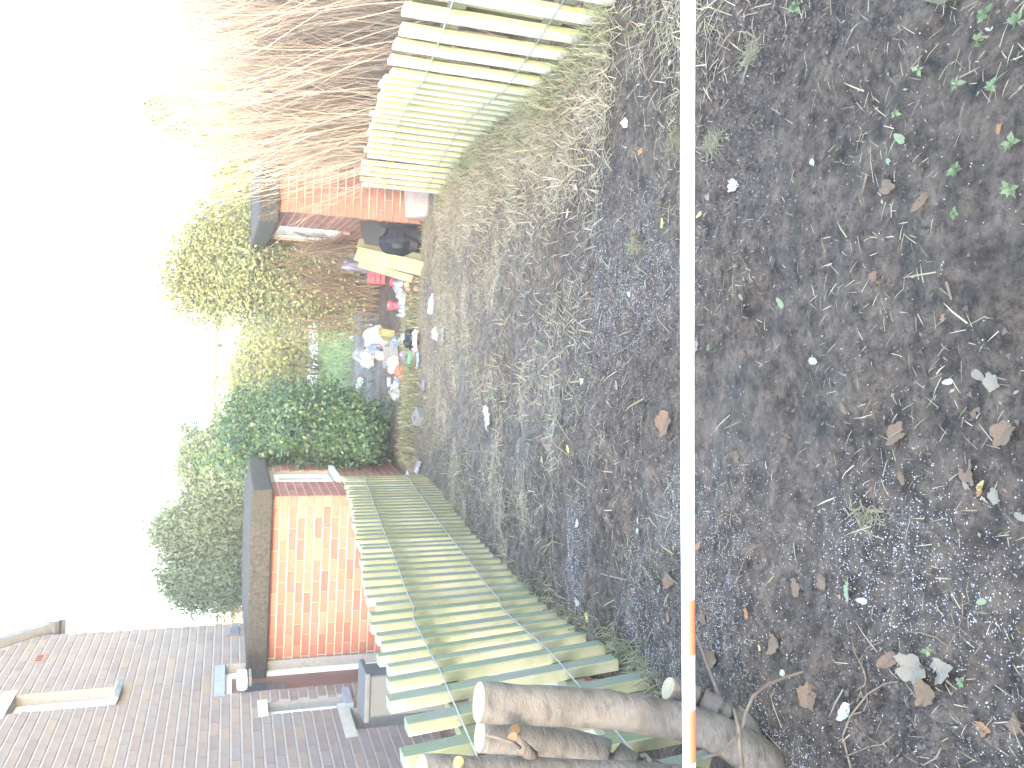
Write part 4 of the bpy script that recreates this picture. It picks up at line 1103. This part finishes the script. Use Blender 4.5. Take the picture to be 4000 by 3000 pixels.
carton('cream carton lying below the yellow carton', (1534, 1340), (0.14, 0.10, 0.13), 'cream_card', 1.0)
carton('small cream tub box beside the blue carrier bag', (1504, 1393), (0.12, 0.10, 0.12), 'cream_card', 0.2)
def tray(label, px, a, b_, h, mat, ang):
    g = ground_at(*px); T = empty('plastic_tray', (g.x, g.y, g.z), label, 'tray'); T.rotation_euler = (0.25, 0, ang)
    MB().box((0, 0, 0.01), (a, b_, 0.02)).build('base', MT[mat], T)
    for i_ in (-1, 1):
        MB().box((i_ * (a / 2 - 0.008), 0, h / 2 + 0.021), (0.016, b_, h)).build('side', MT[mat], T)
        MB().box((0, i_ * (b_ / 2 - 0.008), h / 2 + 0.021), (a - 0.034, 0.016, h)).build('side', MT[mat], T)
tray('grey plastic tray in the middle of the litter heap', (1548, 1388), 0.32, 0.24, 0.12, 'grey_plastic', 0.3)
tray('small grey tub lying by the dark hole under the laurel', (1652, 1632), 0.16, 0.14, 0.08, 'grey_plastic', 0.9)
def can(label, px, mat, ang):
    g = ground_at(*px); T = empty('drinks_can', (g.x, g.y, g.z + 0.028), label, 'can'); T.rotation_euler = (pi / 2, 0.1, ang)
    MB().lathe([(0.026, -0.07), (0.034, -0.06), (0.033, 0), (0.028, 0.01), (0.034, 0.04), (0.034, 0.055), (0.027, 0.07)], 16).build('body', MT[mat], T, smooth=True)
    MB().lathe([(0.025, 0.0705), (0.024, 0.074)], 14).build('rim', MT['grey_plastic'], T)
can('crushed white can in the nearer litter', (1543, 1517), 'white_plastic', 0.7)
can('bluish can beside the white scrap and crushed can', (1528, 1494), 'blue_white', 1.9)
can('dark dented can at the grass edge', (1664, 1508), 'grey_bag', 1.4)

# pale garden wall, path and far verge
MT['pale_path'] = pm('pale_path', [(0.52, 0.46, 0.38), (0.62, 0.56, 0.47)], 2, 0.9, 0.2)
a = at_depth(1200, 1500, 26)
o = MB().add([(-2.5, 21.5, 0.012), (3.2, 21.5, 0.012), (3.2, 24.5, 0.012), (-2.5, 24.5, 0.012)], [(0, 1, 2, 3)]).build('path', MT['pale_path']); o.location.z = -0.80
tag(o, kind='structure')
PW = empty('garden_wall', (0, 27.5, -0.85), 'low grey garden wall at the end of the lawn', 'wall')
MB().box((0, 0, 0.3), (16, 0.2, 0.6)).build('wall', MT['concrete'], PW); MB().box((0, 0, 0.63), (16.1, 0.28, 0.06)).build('coping', MT['concrete'], PW)
# yard behind the left fence
for k in range(7):
    sx, sy = -1.62, 2.4 + k * 0.62
    o = MB().box((0, 0, 0), (0.58, 0.58, 0.05)).build('paving_slab', MT['concrete'], bevel=0.006)
    o.location = (sx, sy, 0.15 - 0.1 * sy + 0.03); o.rotation_euler = (-0.0995, 0, 0.01 * (k % 3 - 1))
    tag(o, 'grey paving slab in the path behind the grey picket fence', 'paving slab', 'paving slabs behind the fence')
for k in range(6):
    o = MB().box((0, 0, 0), (0.22, 0.10, 0.09)).build('edging_brick', MT['orange_brick'], bevel=0.005)
    o.location = (-1.28 - 0.02 * (k % 2), 3.0 + k * 0.25, 0.15 - 0.1 * (3.0 + k * 0.25) + 0.05); o.rotation_euler = (0.05, 0, 1.4 + 0.1 * (k % 3))
    tag(o, 'loose orange brick lying along the foot of the grey fence', 'brick', 'loose bricks behind the fence')

# ------------------------------------------------------------------ ground litter: straw, grass, glint specks (nobody could count these)
RS = np.random.RandomState(77)
MT['straw'] = leafmat('straw', [(0.17, 0.12, 0.08), (0.30, 0.235, 0.155), (0.44, 0.37, 0.25), (0.25, 0.22, 0.11), (0.20, 0.14, 0.095)], 0.7, 0.1)
MT['grass'] = leafmat('grass', [(0.09, 0.13, 0.045), (0.16, 0.19, 0.08), (0.24, 0.23, 0.12), (0.30, 0.26, 0.16), (0.20, 0.16, 0.10)], 0.5, 0.3)
MT['lawn'] = leafmat('lawn', [(0.14, 0.22, 0.07), (0.22, 0.30, 0.11), (0.28, 0.33, 0.15)], 0.5, 0.3)
MT['verge'] = leafmat('verge', [(0.15, 0.19, 0.08), (0.25, 0.26, 0.13), (0.36, 0.33, 0.20), (0.30, 0.24, 0.15)], 0.5, 0.3)
MT['glints'] = leafmat('glints', [(0.20, 0.20, 0.21), (0.42, 0.42, 0.44), (0.62, 0.62, 0.64), (0.30, 0.29, 0.29)], 0.35, 0.0)  # wet highlights of the mud put in as pale specks
MT['crumb'] = leafmat('crumb', [(0.014, 0.011, 0.009), (0.055, 0.042, 0.033), (0.12, 0.09, 0.07), (0.032, 0.025, 0.02)], 0.6, 0.0)
def scatter_blades(n, xy, len_lo, len_hi, wid, lift, lean):
    """thin blades; lift 0 = lying, 1 = upright"""
    x, y = xy; z = gh(x, y)
    ang = RS.rand(n) * 2 * pi; ln = RS.uniform(len_lo, len_hi, n); el = np.clip(RS.normal(lift, lean, n), 0.0, 1.4)
    d = np.stack([np.cos(ang) * np.cos(el), np.sin(ang) * np.cos(el), np.sin(el)], 1)
    s = np.stack([-np.sin(ang), np.cos(ang), np.zeros(n)], 1) * (wid * RS.uniform(0.6, 1.4, n))[:, None]
    p = np.stack([x, y, z + 0.004], 1)
    m = p + d * (ln * 0.55)[:, None]
    m[:, 2] += 0.12 * ln * np.minimum(el + 0.15, 0.4)
    e = p + d * ln[:, None]; e[:, 2] -= ln * 0.15 * el
    e[:, 2] = np.maximum(e[:, 2], gh(e[:, 0], e[:, 1]) + 0.003); m[:, 2] = np.maximum(m[:, 2], gh(m[:, 0], m[:, 1]) + 0.005)
    V = np.stack([p - s, p + s, m + s * 0.9, m - s * 0.9, e + s * 0.25, e - s * 0.25], 1).reshape(-1, 3)
    b = np.arange(n)[:, None] * 6
    Fq = np.concatenate([b + np.array([[0, 1, 2, 3]]), b + np.array([[3, 2, 4, 5]])], 0)
    return V, Fq
def stuff(name, V, Fq, mat, label, cat):
    return tag(link(name, np_mesh(name, V, Fq), mat), label, cat, kind='stuff')
def patchy(n, xr, yr, power, seed, dens):
    r = np.random.RandomState(seed); xs = []; ys = []; tot = 0
    while tot < n:
        x = r.uniform(xr[0], xr[1], n); y = r.uniform(yr[0], yr[1], n)
        k = vnoise(x / 0.35 + seed, y / 0.35) + 0.5
        keep = r.rand(n) < np.clip(dens(x, y) * (k * 1.5) ** power, 0, 1)
        xs.append(x[keep]); ys.append(y[keep]); tot += keep.sum()
    return np.concatenate(xs)[:n], np.concatenate(ys)[:n]
xy = patchy(52000, (-1.1, 2.1), (1.0, 10.5), 2.4, 3, lambda x, y: np.clip(-0.02 + np.maximum(0, y - 2.6) / 8 + np.maximum(0, x - 0.6 + (y - 3.5) * 0.12) * 0.55, 0.003, 1))
stuff('straw_litter', *scatter_blades(52000, xy, 0.02, 0.10, 0.0014, 0.12, 0.16), MT['straw'], 'flattened dry straw and grass stems trampled into the mud', 'straw')
xy = patchy(2600, (-1.05, 1.9), (0.95, 3.4), 2.5, 5, lambda x, y: 0.3 + 0 * x)
stuff('straw_scraps', *scatter_blades(2600, xy, 0.010, 0.045, 0.0008, 0.06, 0.10), MT['straw'], 'short straw scraps scattered over the near mud', 'straw')
# green grass: along the right fence foot, left fence foot, and the bank at the far edge
pts = []
def strip(path, n, spread, off):
    P = [Vector((a, b, 0)) for a, b in path]
    f = RS.rand(n) * (len(P) - 1); k = np.minimum(f.astype(int), len(P) - 2); t = f - k
    px = np.array([p.x for p in P]); py = np.array([p.y for p in P])
    x = px[k] * (1 - t) + px[k + 1] * t; y = py[k] * (1 - t) + py[k + 1] * t
    cl = vnoise(x * 0 + 3, y / 0.16) + 0.5
    return x + off + RS.normal(0, 1, n) * spread * (0.4 + cl), y + RS.normal(0, 0.05, n)
sx, sy = strip(right_path, 3600, 0.10, -0.10)
a1 = scatter_blades(3600, (sx, sy), 0.05, 0.18, 0.0022, 0.6, 0.35)
sx, sy = strip(right_path, 15000, 0.22, -0.28)
a0 = scatter_blades(15000, (sx, sy), 0.03, 0.13, 0.0020, 0.3, 0.25)
stuff('verge_straw', *a0, MT['straw'], 'thick pale straw carpet beside the pale fence', 'straw')
sx, sy = strip(left_path[1:], 1100, 0.05, 0.05)
a2 = scatter_blades(1100, (sx, sy), 0.03, 0.10, 0.0018, 0.6, 0.35)
sx = RS.uniform(-1.0, 1.9, 4500); sy = RS.normal(9.9, 0.22, 4500)
a3 = scatter_blades(4500, (sx, sy), 0.05, 0.17, 0.004, 0.8, 0.3)
xy = patchy(3000, (-0.9, 1.9), (2.4, 9.5), 3.0, 9, lambda x, y: np.clip((y - 2) / 6, 0.05, 1))
a4 = scatter_blades(3000, xy, 0.04, 0.11, 0.0025, 0.5, 0.3)
sx = RS.uniform(-2.6, 2.2, 7000); sy = RS.uniform(15, 21, 7000)
a5 = scatter_blades(7000, (sx, sy), 0.05, 0.16, 0.010, 0.9, 0.3)
sx = RS.uniform(-2.9, -1.3, 3500); sy = RS.uniform(1.8, 8, 3500)
a6 = scatter_blades(3500, (sx, sy), 0.05, 0.14, 0.004, 0.9, 0.3)
for nm, A, lb in (('verge_grass', a1, 'rough green and straw grass along the foot of the pale fence'), ('fence_grass', a2, 'thin grass tufts along the foot of the grey fence'),
                  ('bank_grass', a3, 'band of green grass between mud and litter'), ('mud_grass', a4, 'sparse green grass blades in the trampled mud'),
                  ('lawn_grass', a5, 'long grass on the far lawn behind the litter'), ('yard_grass', a6, 'grass in the yard between grey fence and house')):
    stuff(nm, *A, MT['lawn'] if nm == 'lawn_grass' else MT['verge'] if nm == 'verge_grass' else MT['grass'], lb, 'grass')
def pebbles(n, xy, lo, hi, sink=0.3):
    x, y = xy; z = gh(x, y); r = RS.uniform(lo, hi, n)
    base = np.array([[1, 0, 0], [-0.5, 0.87, 0], [-0.5, -0.87, 0], [0.1, 0, 1.0]])
    a = RS.rand(n) * 6.28; c, s = np.cos(a), np.sin(a)
    st = RS.uniform(0.5, 1.5, (n, 3))
    b = base[None] * st[:, None, :]
    X_ = b[:, :, 0] * c[:, None] - b[:, :, 1] * s[:, None]; Y_ = b[:, :, 0] * s[:, None] + b[:, :, 1] * c[:, None]
    V = np.stack([X_ * r[:, None] + x[:, None], Y_ * r[:, None] + y[:, None], (b[:, :, 2] - sink) * r[:, None] + z[:, None] + 0.001], 2).reshape(-1, 3)
    k = np.arange(n)[:, None] * 4
    return V, np.concatenate([k + np.array([[0, 1, 3]]), k + np.array([[1, 2, 3]]), k + np.array([[2, 0, 3]])], 0)
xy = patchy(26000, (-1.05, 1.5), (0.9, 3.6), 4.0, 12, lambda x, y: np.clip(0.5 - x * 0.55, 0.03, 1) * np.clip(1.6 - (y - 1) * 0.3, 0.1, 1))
stuff('glints', *pebbles(26000, xy, 0.0006, 0.0021), MT['glints'], 'pale specks standing for wet highlights on the dark mud', 'glints')
xy = patchy(30000, (-1.05, 1.9), (0.9, 5.0), 2.6, 13, lambda x, y: 0.6 - 0.12 * (y - 1))
stuff('mud_crumbs', *pebbles(30000, xy, 0.0022, 0.008), MT['crumb'], 'crumbs and clods of dark soil', 'soil')
# small leaf fragments
n = 5200
x, y = patchy(n, (-1.05, 2.0), (0.95, 8.0), 1.5, 14, lambda x, y: 0.5 + 0 * x)
V, Fq = leaf_quads(RS, np.stack([x, y, gh(x, y) + 0.006], 1), np.tile(np.array([[0, 0, 3.0]]), (n, 1)), 0.011, 0.45)
MT['fragment'] = leafmat('fragment', [(0.09, 0.06, 0.045), (0.16, 0.11, 0.08), (0.24, 0.20, 0.14), (0.12, 0.075, 0.05), (0.28, 0.26, 0.21)], 0.6, 0.05)
stuff('leaf_fragments', V, Fq, MT['fragment'], 'small brown leaf fragments on the mud', 'leaf litter')

# ------------------------------------------------------------------ single leaves, weeds and sticks
def leafm(name, cols):
    return pm(name, cols, 30, 0.6, 0.3, 0.002)
LM = {'brown': leafm('brown_leaf', [(0.095, 0.058, 0.036), (0.175, 0.115, 0.072)]), 'pale': leafm('pale_leaf', [(0.22, 0.19, 0.145), (0.145, 0.118, 0.085)]),
      'yellow': leafm('yellow_leaf', [(0.36, 0.33, 0.10), (0.42, 0.38, 0.16)]), 'green': leafm('green_leaf', [(0.15, 0.19, 0.10), (0.21, 0.24, 0.14)]),
      'orange': leafm('orange_leaf', [(0.26, 0.135, 0.06), (0.20, 0.10, 0.05)]), 'white': leafm('white_leaf', [(0.37, 0.36, 0.31), (0.27, 0.26, 0.21)])}
def leaf_shape(seed, lobed):
    """leaf folded along the midrib with curled, nibbled edges"""
    rr = random.Random(seed * 7 + lobed); n = 30; b = MB()
    fold = rr.uniform(0.15, 0.5); bend = rr.uniform(-0.5, 0.7); twist = rr.uniform(-0.6, 0.6); b.v.append((0, 0, 0.03))
    edge = [rr.uniform(-0.07, 0.07) for k in range(n)]; wav = [rr.uniform(-0.05, 0.05) for k in range(n)]
    for ring, f in ((0, 0.4), (1, 0.75), (2, 1.0)):
        for k in range(n):
            th = 2 * pi * k / n
            r = 0.5 * (1 + 0.12 * cos(th))
            if lobed: r *= 1 + (0.12 * cos(5 * th + 0.4) + 0.06 * cos(9 * th + seed) + edge[k]) * (0.2, 0.6, 1.0)[ring]
            else: r *= 1 + edge[k] * 0.4 * f
            x = r * f * cos(th); y = r * f * sin(th) * (0.82 if lobed else 0.5) * (1 - 0.3 * cos(th))
            z = fold * abs(y) + bend * x * x + twist * x * y + wav[k] * f * f
            b.v.append((x, y, max(z, -0.02) + 0.03))
    for k in range(n):
        k2 = (k + 1) % n
        b.f.append((0, 1 + k, 1 + k2))
        for q in (0, n): b.f.append((1 + q + k, 1 + q + n + k, 1 + q + n + k2, 1 + q + k2))
    s_ = len(b.v); b.v += [(-0.40, 0.010, 0.035), (-0.40, -0.010, 0.035), (-0.8, 0.03, 0.05)]; b.f.append((s_, s_ + 1, s_ + 2))
    return b
shapes = {}
def leaf_mesh(kind, seed, lobed):
    key = (kind, seed, lobed)
    if key not in shapes:
        me = leaf_shape(seed, lobed).mesh('dead_leaf', True); me.materials.append(LM[kind]); shapes[key] = me
    return shapes[key]
LEAVES = [  # x, y, length in picture pixels, kind, lobed
 (3524, 543, 62, 'green', 0), (3910, 494, 60, 'orange', 0), (3181, 627, 40, 'white', 1), (3603, 790, 85, 'brown', 0), (3470, 729, 70, 'brown', 1), (3229, 241, 35, 'brown', 0), (3476, 633, 40, 'green', 0),
 (3181, 1410, 55, 'white', 0), (3826, 1467, 68, 'pale', 0), (3880, 1494, 72, 'pale', 1), (3711, 1491, 45, 'white', 0), (3814, 1615, 58, 'brown', 0), (3512, 1699, 100, 'brown', 1), (3928, 1693, 100, 'brown', 1),
 (3790, 1844, 95, 'brown', 1), (3838, 1898, 48, 'yellow', 0), (3778, 1898, 48, 'pale', 0), (3054, 1187, 50, 'green', 0), (3832, 1916, 50, 'orange', 0), (3892, 1940, 62, 'pale', 1), (3530, 1868, 60, 'brown', 0),
 (3313, 2307, 75, 'green', 0), (3374, 2347, 48, 'white', 0), (3115, 2301, 80, 'brown', 0), (3217, 2271, 70, 'brown', 1), (3482, 2579, 100, 'brown', 0), (3573, 2609, 140, 'pale', 1), (3681, 2627, 105, 'pale', 1),
 (3307, 2778, 95, 'white', 0), (3163, 2723, 100, 'brown', 1), (3030, 2518, 80, 'brown', 1), (3838, 2350, 45, 'green', 0), (3983, 2838, 85, 'brown', 1), (3844, 2844, 65, 'orange', 1), (3989, 2018, 60, 'pale', 0), (3620, 2700, 110, 'brown', 1), (3060, 2632, 50, 'white', 0),
 (2259, 2042, 50, 'white', 0), (2494, 2072, 32, 'white', 0), (2494, 2036, 30, 'white', 0), (2579, 2301, 32, 'white', 0), (2259, 2350, 36, 'white', 1), (2295, 2410, 42, 'yellow', 0), (2615, 2265, 60, 'brown', 1), (2753, 2422, 50, 'brown', 1),
 (2922, 2398, 45, 'orange', 0), (2784, 2573, 75, 'brown', 1), (2971, 2530, 30, 'yellow', 0), (2729, 2133, 45, 'orange', 0), (2627, 2524, 40, 'pale', 1), (2615, 2410, 40, 'orange', 0),
 (2338, 1651, 42, 'pale', 0), (2603, 1651, 95, 'brown', 1), (2139, 1741, 60, 'brown', 0), (2121, 1802, 45, 'green', 0), (2223, 1753, 32, 'yellow', 0), (2524, 1108, 36, 'green', 0), (2464, 1145, 30, 'white', 1),
 (2277, 1494, 34, 'white', 1), (2410, 1506, 40, 'pale', 0), (2723, 1356, 58, 'pale', 1), (2205, 1271, 32, 'pale', 0), (2470, 1904, 40, 'brown', 0), (2898, 1160, 34, 'pale', 0),
 (2259, 723, 48, 'white', 1), (2223, 832, 38, 'white', 0), (2766, 766, 46, 'pale', 0), (2735, 838, 30, 'yellow', 0), (2591, 874, 40, 'yellow', 0), (2618, 244, 30, 'white', 0), (2446, 482, 42, 'white', 1), (2506, 591, 40, 'orange', 0), (2512, 208, 34, 'pale', 0), (2868, 729, 58, 'white', 1),
 (3687, 1241, 42, 'orange', 0), (2100, 770, 30, 'pale', 1), (2880, 1790, 40, 'brown', 0), (2420, 1420, 34, 'brown', 1), (3420, 1080, 46, 'brown', 1), (3300, 1600, 44, 'brown', 0)]
MARKS = [((3330, 2800), 'beside the forked twig'), ((2612, 2690), 'beside the cut stub'), ((2400, 2253), 'near the short white stick'), ((1915, 1627), 'near the torn white paper'),
         ((3380, 720), 'near the flat pale splinter'), ((3710, 1135), 'near the brown splinter'), ((2325, 930), 'near the long straw stalk'), ((2460, 1355), 'near the dry pale stalk'),
         ((2900, 2240), 'near the thin brown twig'), ((3605, 2980), 'beside the pale broken stick'), ((2691, 300), 'under the white end of the pole'), ((2691, 900), 'under the white half of the pole'),
         ((2691, 1500), 'under the middle of the pole'), ((2691, 1950), 'under the pole short of its red bands'), ((2691, 2400), 'under the red banded end of the pole'),
         ((2380, 200), 'below the near end of the pale fence'), ((2000, 700), 'below the far end of the pale fence'), ((2100, 2250), 'by the middle of the grey fence'), ((3600, 2480), 'beside the thin dry twig'),
         ((3390, 2018), 'near the grass clump on the flecked mud')]
MPOS = [(ground_at(*m_[0]), m_[1]) for m_ in MARKS]
def near_mark(px_, py_):
    g = ground_at(px_, py_); best = None
    for m_, ph in MPOS:
        d = (m_ - g).length
        if best is None or d < best[0]: best = (d, ph)
    return best[1] if best[0] < 0.75 else 'out on the bare mud'
LBL = {('brown', 0): 'curled brown dead leaf on the mud', ('brown', 1): 'lobed brown dead leaf crumpled on the mud', ('pale', 0): 'smooth pale buff leaf on the mud', ('pale', 1): 'lobed pale buff leaf on the mud',
       ('yellow', 0): 'small yellow leaf on the mud', ('green', 0): 'pale green oval leaf on the mud', ('orange', 0): 'rusty orange leaf on the mud', ('orange', 1): 'lobed rusty orange leaf on the mud', ('white', 0): 'smooth whitish leaf on the mud', ('white', 1): 'ragged whitish leaf on the mud'}
rl = random.Random(9)
for k, (px_, py_, ln, kind, lob) in enumerate(LEAVES):
    g = ground_at(px_, py_); zc = (g - O).dot(FWD); sz = ln / F * zc * 1.05
    o = bpy.data.objects.new('dead_leaf', leaf_mesh(kind, k % 5, lob)); COL.objects.link(o)
    o.location = (g.x, g.y, g.z + 0.002); o.scale = (sz,) * 3; o.rotation_euler = (rl.uniform(-0.25, 0.25), rl.uniform(-0.25, 0.25), rl.random() * 6.28)
    lb = LBL[(kind, lob)].replace(' on the mud', '') + ' ' + near_mark(px_, py_)
    tag(o, lb, 'leaf', 'dead leaves lying on the mud')
MT['weed'] = leafmat('weed', [(0.10, 0.14, 0.06), (0.15, 0.19, 0.09), (0.20, 0.24, 0.13)], 0.5, 0.2)
for k, (px_, py_, n, sz) in enumerate([(3832, 163, 5, 0.030), (3753, 331, 6, 0.028), (3892, 338, 8, 0.030), (3747, 663, 14, 0.028), (3741, 832, 7, 0.022), (3964, 560, 9, 0.028), (3868, 60, 6, 0.034), (3512, 446, 5, 0.022), (3603, 277, 4, 0.028),
        (3964, 740, 8, 0.03), (3120, 30, 10, 0.034), (3640, 2540, 5, 0.022), (3770, 2660, 8, 0.02), (2490, 2660, 12, 0.02), (2860, 540, 6, 0.02), (2780, 1360, 5, 0.02), (3990, 90, 6, 0.03), (3030, 1700, 5, 0.016)]):
    g = ground_at(px_, py_); rr = np.random.RandomState(k + 3)
    p = np.zeros((n, 3)); p[:, 0] = rr.normal(0, 0.012, n); p[:, 1] = rr.normal(0, 0.012, n); p[:, 2] = 0.012 + rr.rand(n) * 0.012
    p[:] = 0; p[:, 2] = 0.012
    p = np.repeat(p, 2, 0); V, Fq = leaf_quads(rr, p, np.tile(np.array([[0, 0, 1.6]]), (2 * n, 1)), sz * 0.55, 0.6)
    o = link('weed_seedling', np_mesh('weed_seedling', V, Fq), MT['weed']); o.location = g
    tag(o, ('small green weed seedling ' if n < 8 else 'bushier green weed seedling ') + near_mark(px_, py_), 'weed', 'green weed seedlings in the mud')
def stick(label, pix, r0, r1, mat, branches=(), name='stick'):
    r0 *= 0.62; r1 *= 0.62
    G = [ground_at(*p) + Vector((0, 0, r0 * 0.8)) for p in pix]; base = G[0]
    mb = MB(); n = len(G); mb.tube([q - base for q in G], [r0 + (r1 - r0) * k / max(1, n - 1) for k in range(n)], 7)
    for br in branches:
        B = [ground_at(*p) + Vector((0, 0, r0 * 0.8)) for p in br]; mb.tube([q - base for q in B], [r0 * 0.75, *([r0 * 0.6] * (len(B) - 2)), r0 * 0.4], 6)
    o = mb.build(name, mat, smooth=True); o.location = base
    return tag(o, label, 'stick')
stick('pale forked twig lying on the flecked mud', [(3330, 3010), (3295, 2875), (3325, 2796), (3392, 2711), (3460, 2668), (3512, 2662)], 0.0045, 0.003, MT['pale_twig'],
      [[(3350, 2740), (3385, 2660), (3380, 2620), (3358, 2585), (3390, 2530), (3450, 2505)], [(3305, 2955), (3400, 2915), (3450, 2907), (3500, 2865)], [(3330, 2790), (3375, 2780), (3392, 2740), (3385, 2690)]])
stick('pale broken stick near the lower edge of the flecked mud', [(3530, 2945), (3605, 2990), (3660, 2960), (3680, 2920)], 0.004, 0.003, MT['pale_twig'])
stick('short white stick on the dark mud', [(2350, 2241), (2395, 2253), (2446, 2265)], 0.006, 0.005, LM['pale'])
stick('thin brown twig curving across the flecked mud', [(2892, 2330), (2885, 2250), (2905, 2200), (2922, 2155)], 0.004, 0.002, MT['twig'])
stick('long straw stalk crossing the mud at a slant', [(2212, 1000), (2265, 958), (2340, 905), (2440, 855)], 0.0035, 0.002, LM['pale'])
stick('dry pale stalk on the open mud', [(2385, 1395), (2450, 1355), (2540, 1320)], 0.0035, 0.002, LM['pale'])
stick('brown twig near the cut stub', [(2430, 2520), (2470, 2570), (2505, 2640)], 0.005, 0.004, MT['pale_twig'])
stick('grey twig pointing at the cut stub', [(2510, 2585), (2560, 2620), (2610, 2665)], 0.005, 0.004, MT['pale_twig'])
stick('flat pale splinter on the mud', [(3390, 680), (3370, 760)], 0.005, 0.005, MT['pale_twig'])
stick('brown splinter by the corner of the mud', [(3700, 1100), (3720, 1170)], 0.005, 0.004, MT['pale_twig'])
stick('thin dry twig beside the forked twig', [(3540, 2465), (3600, 2472), (3660, 2490), (3710, 2530)], 0.003, 0.002, MT['pale_twig'])
# tuft of dry cut grass
MT['clump'] = leafmat('clump', [(0.10, 0.078, 0.05), (0.17, 0.145, 0.085), (0.24, 0.21, 0.125)], 0.8, 0.1)
for k, (px_, py_) in enumerate(((2940, 211), (2780, 560), (2640, 560), (2480, 960), (3390, 2018))):
    g = ground_at(px_, py_); n = 170 if k < 4 else 90
    V, Fq = scatter_blades(n, (g.x + RS.normal(0, 0.018, n), g.y + RS.normal(0, 0.026, n)), 0.02, 0.06 if k < 4 else 0.035, 0.0013, 0.05, 0.10)
    o = link('grass_clump', np_mesh('grass_clump', V - np.array([g.x, g.y, g.z]), Fq), MT['clump']); o.location = g
    tag(o, 'matted clump of dry cut grass ' + ('lying on the flecked mud' if k == 4 else near_mark(px_, py_)), 'grass clump', 'dry grass clumps on the mud')

# ------------------------------------------------------------------ thin scattering volume added round everything to stand for overexposure glare
hm = bpy.data.materials.new('glare'); hm.use_nodes = True
hn = hm.node_tree; hn.nodes.remove(hn.nodes['Principled BSDF'])
pv = hn.nodes.new('ShaderNodeVolumePrincipled'); pv.inputs['Color'].default_value = (0.95, 0.96, 1, 1); pv.inputs['Density'].default_value = 0.0038
hn.links.new(pv.outputs[0], hn.nodes['Material Output'].inputs['Volume'])
ho = MB().box((0, 85, 4.9), (186, 236, 13.8)).build('glare', hm)
tag(ho, 'thin pale volume added to wash out the distance like glare', 'glare', kind='stuff')
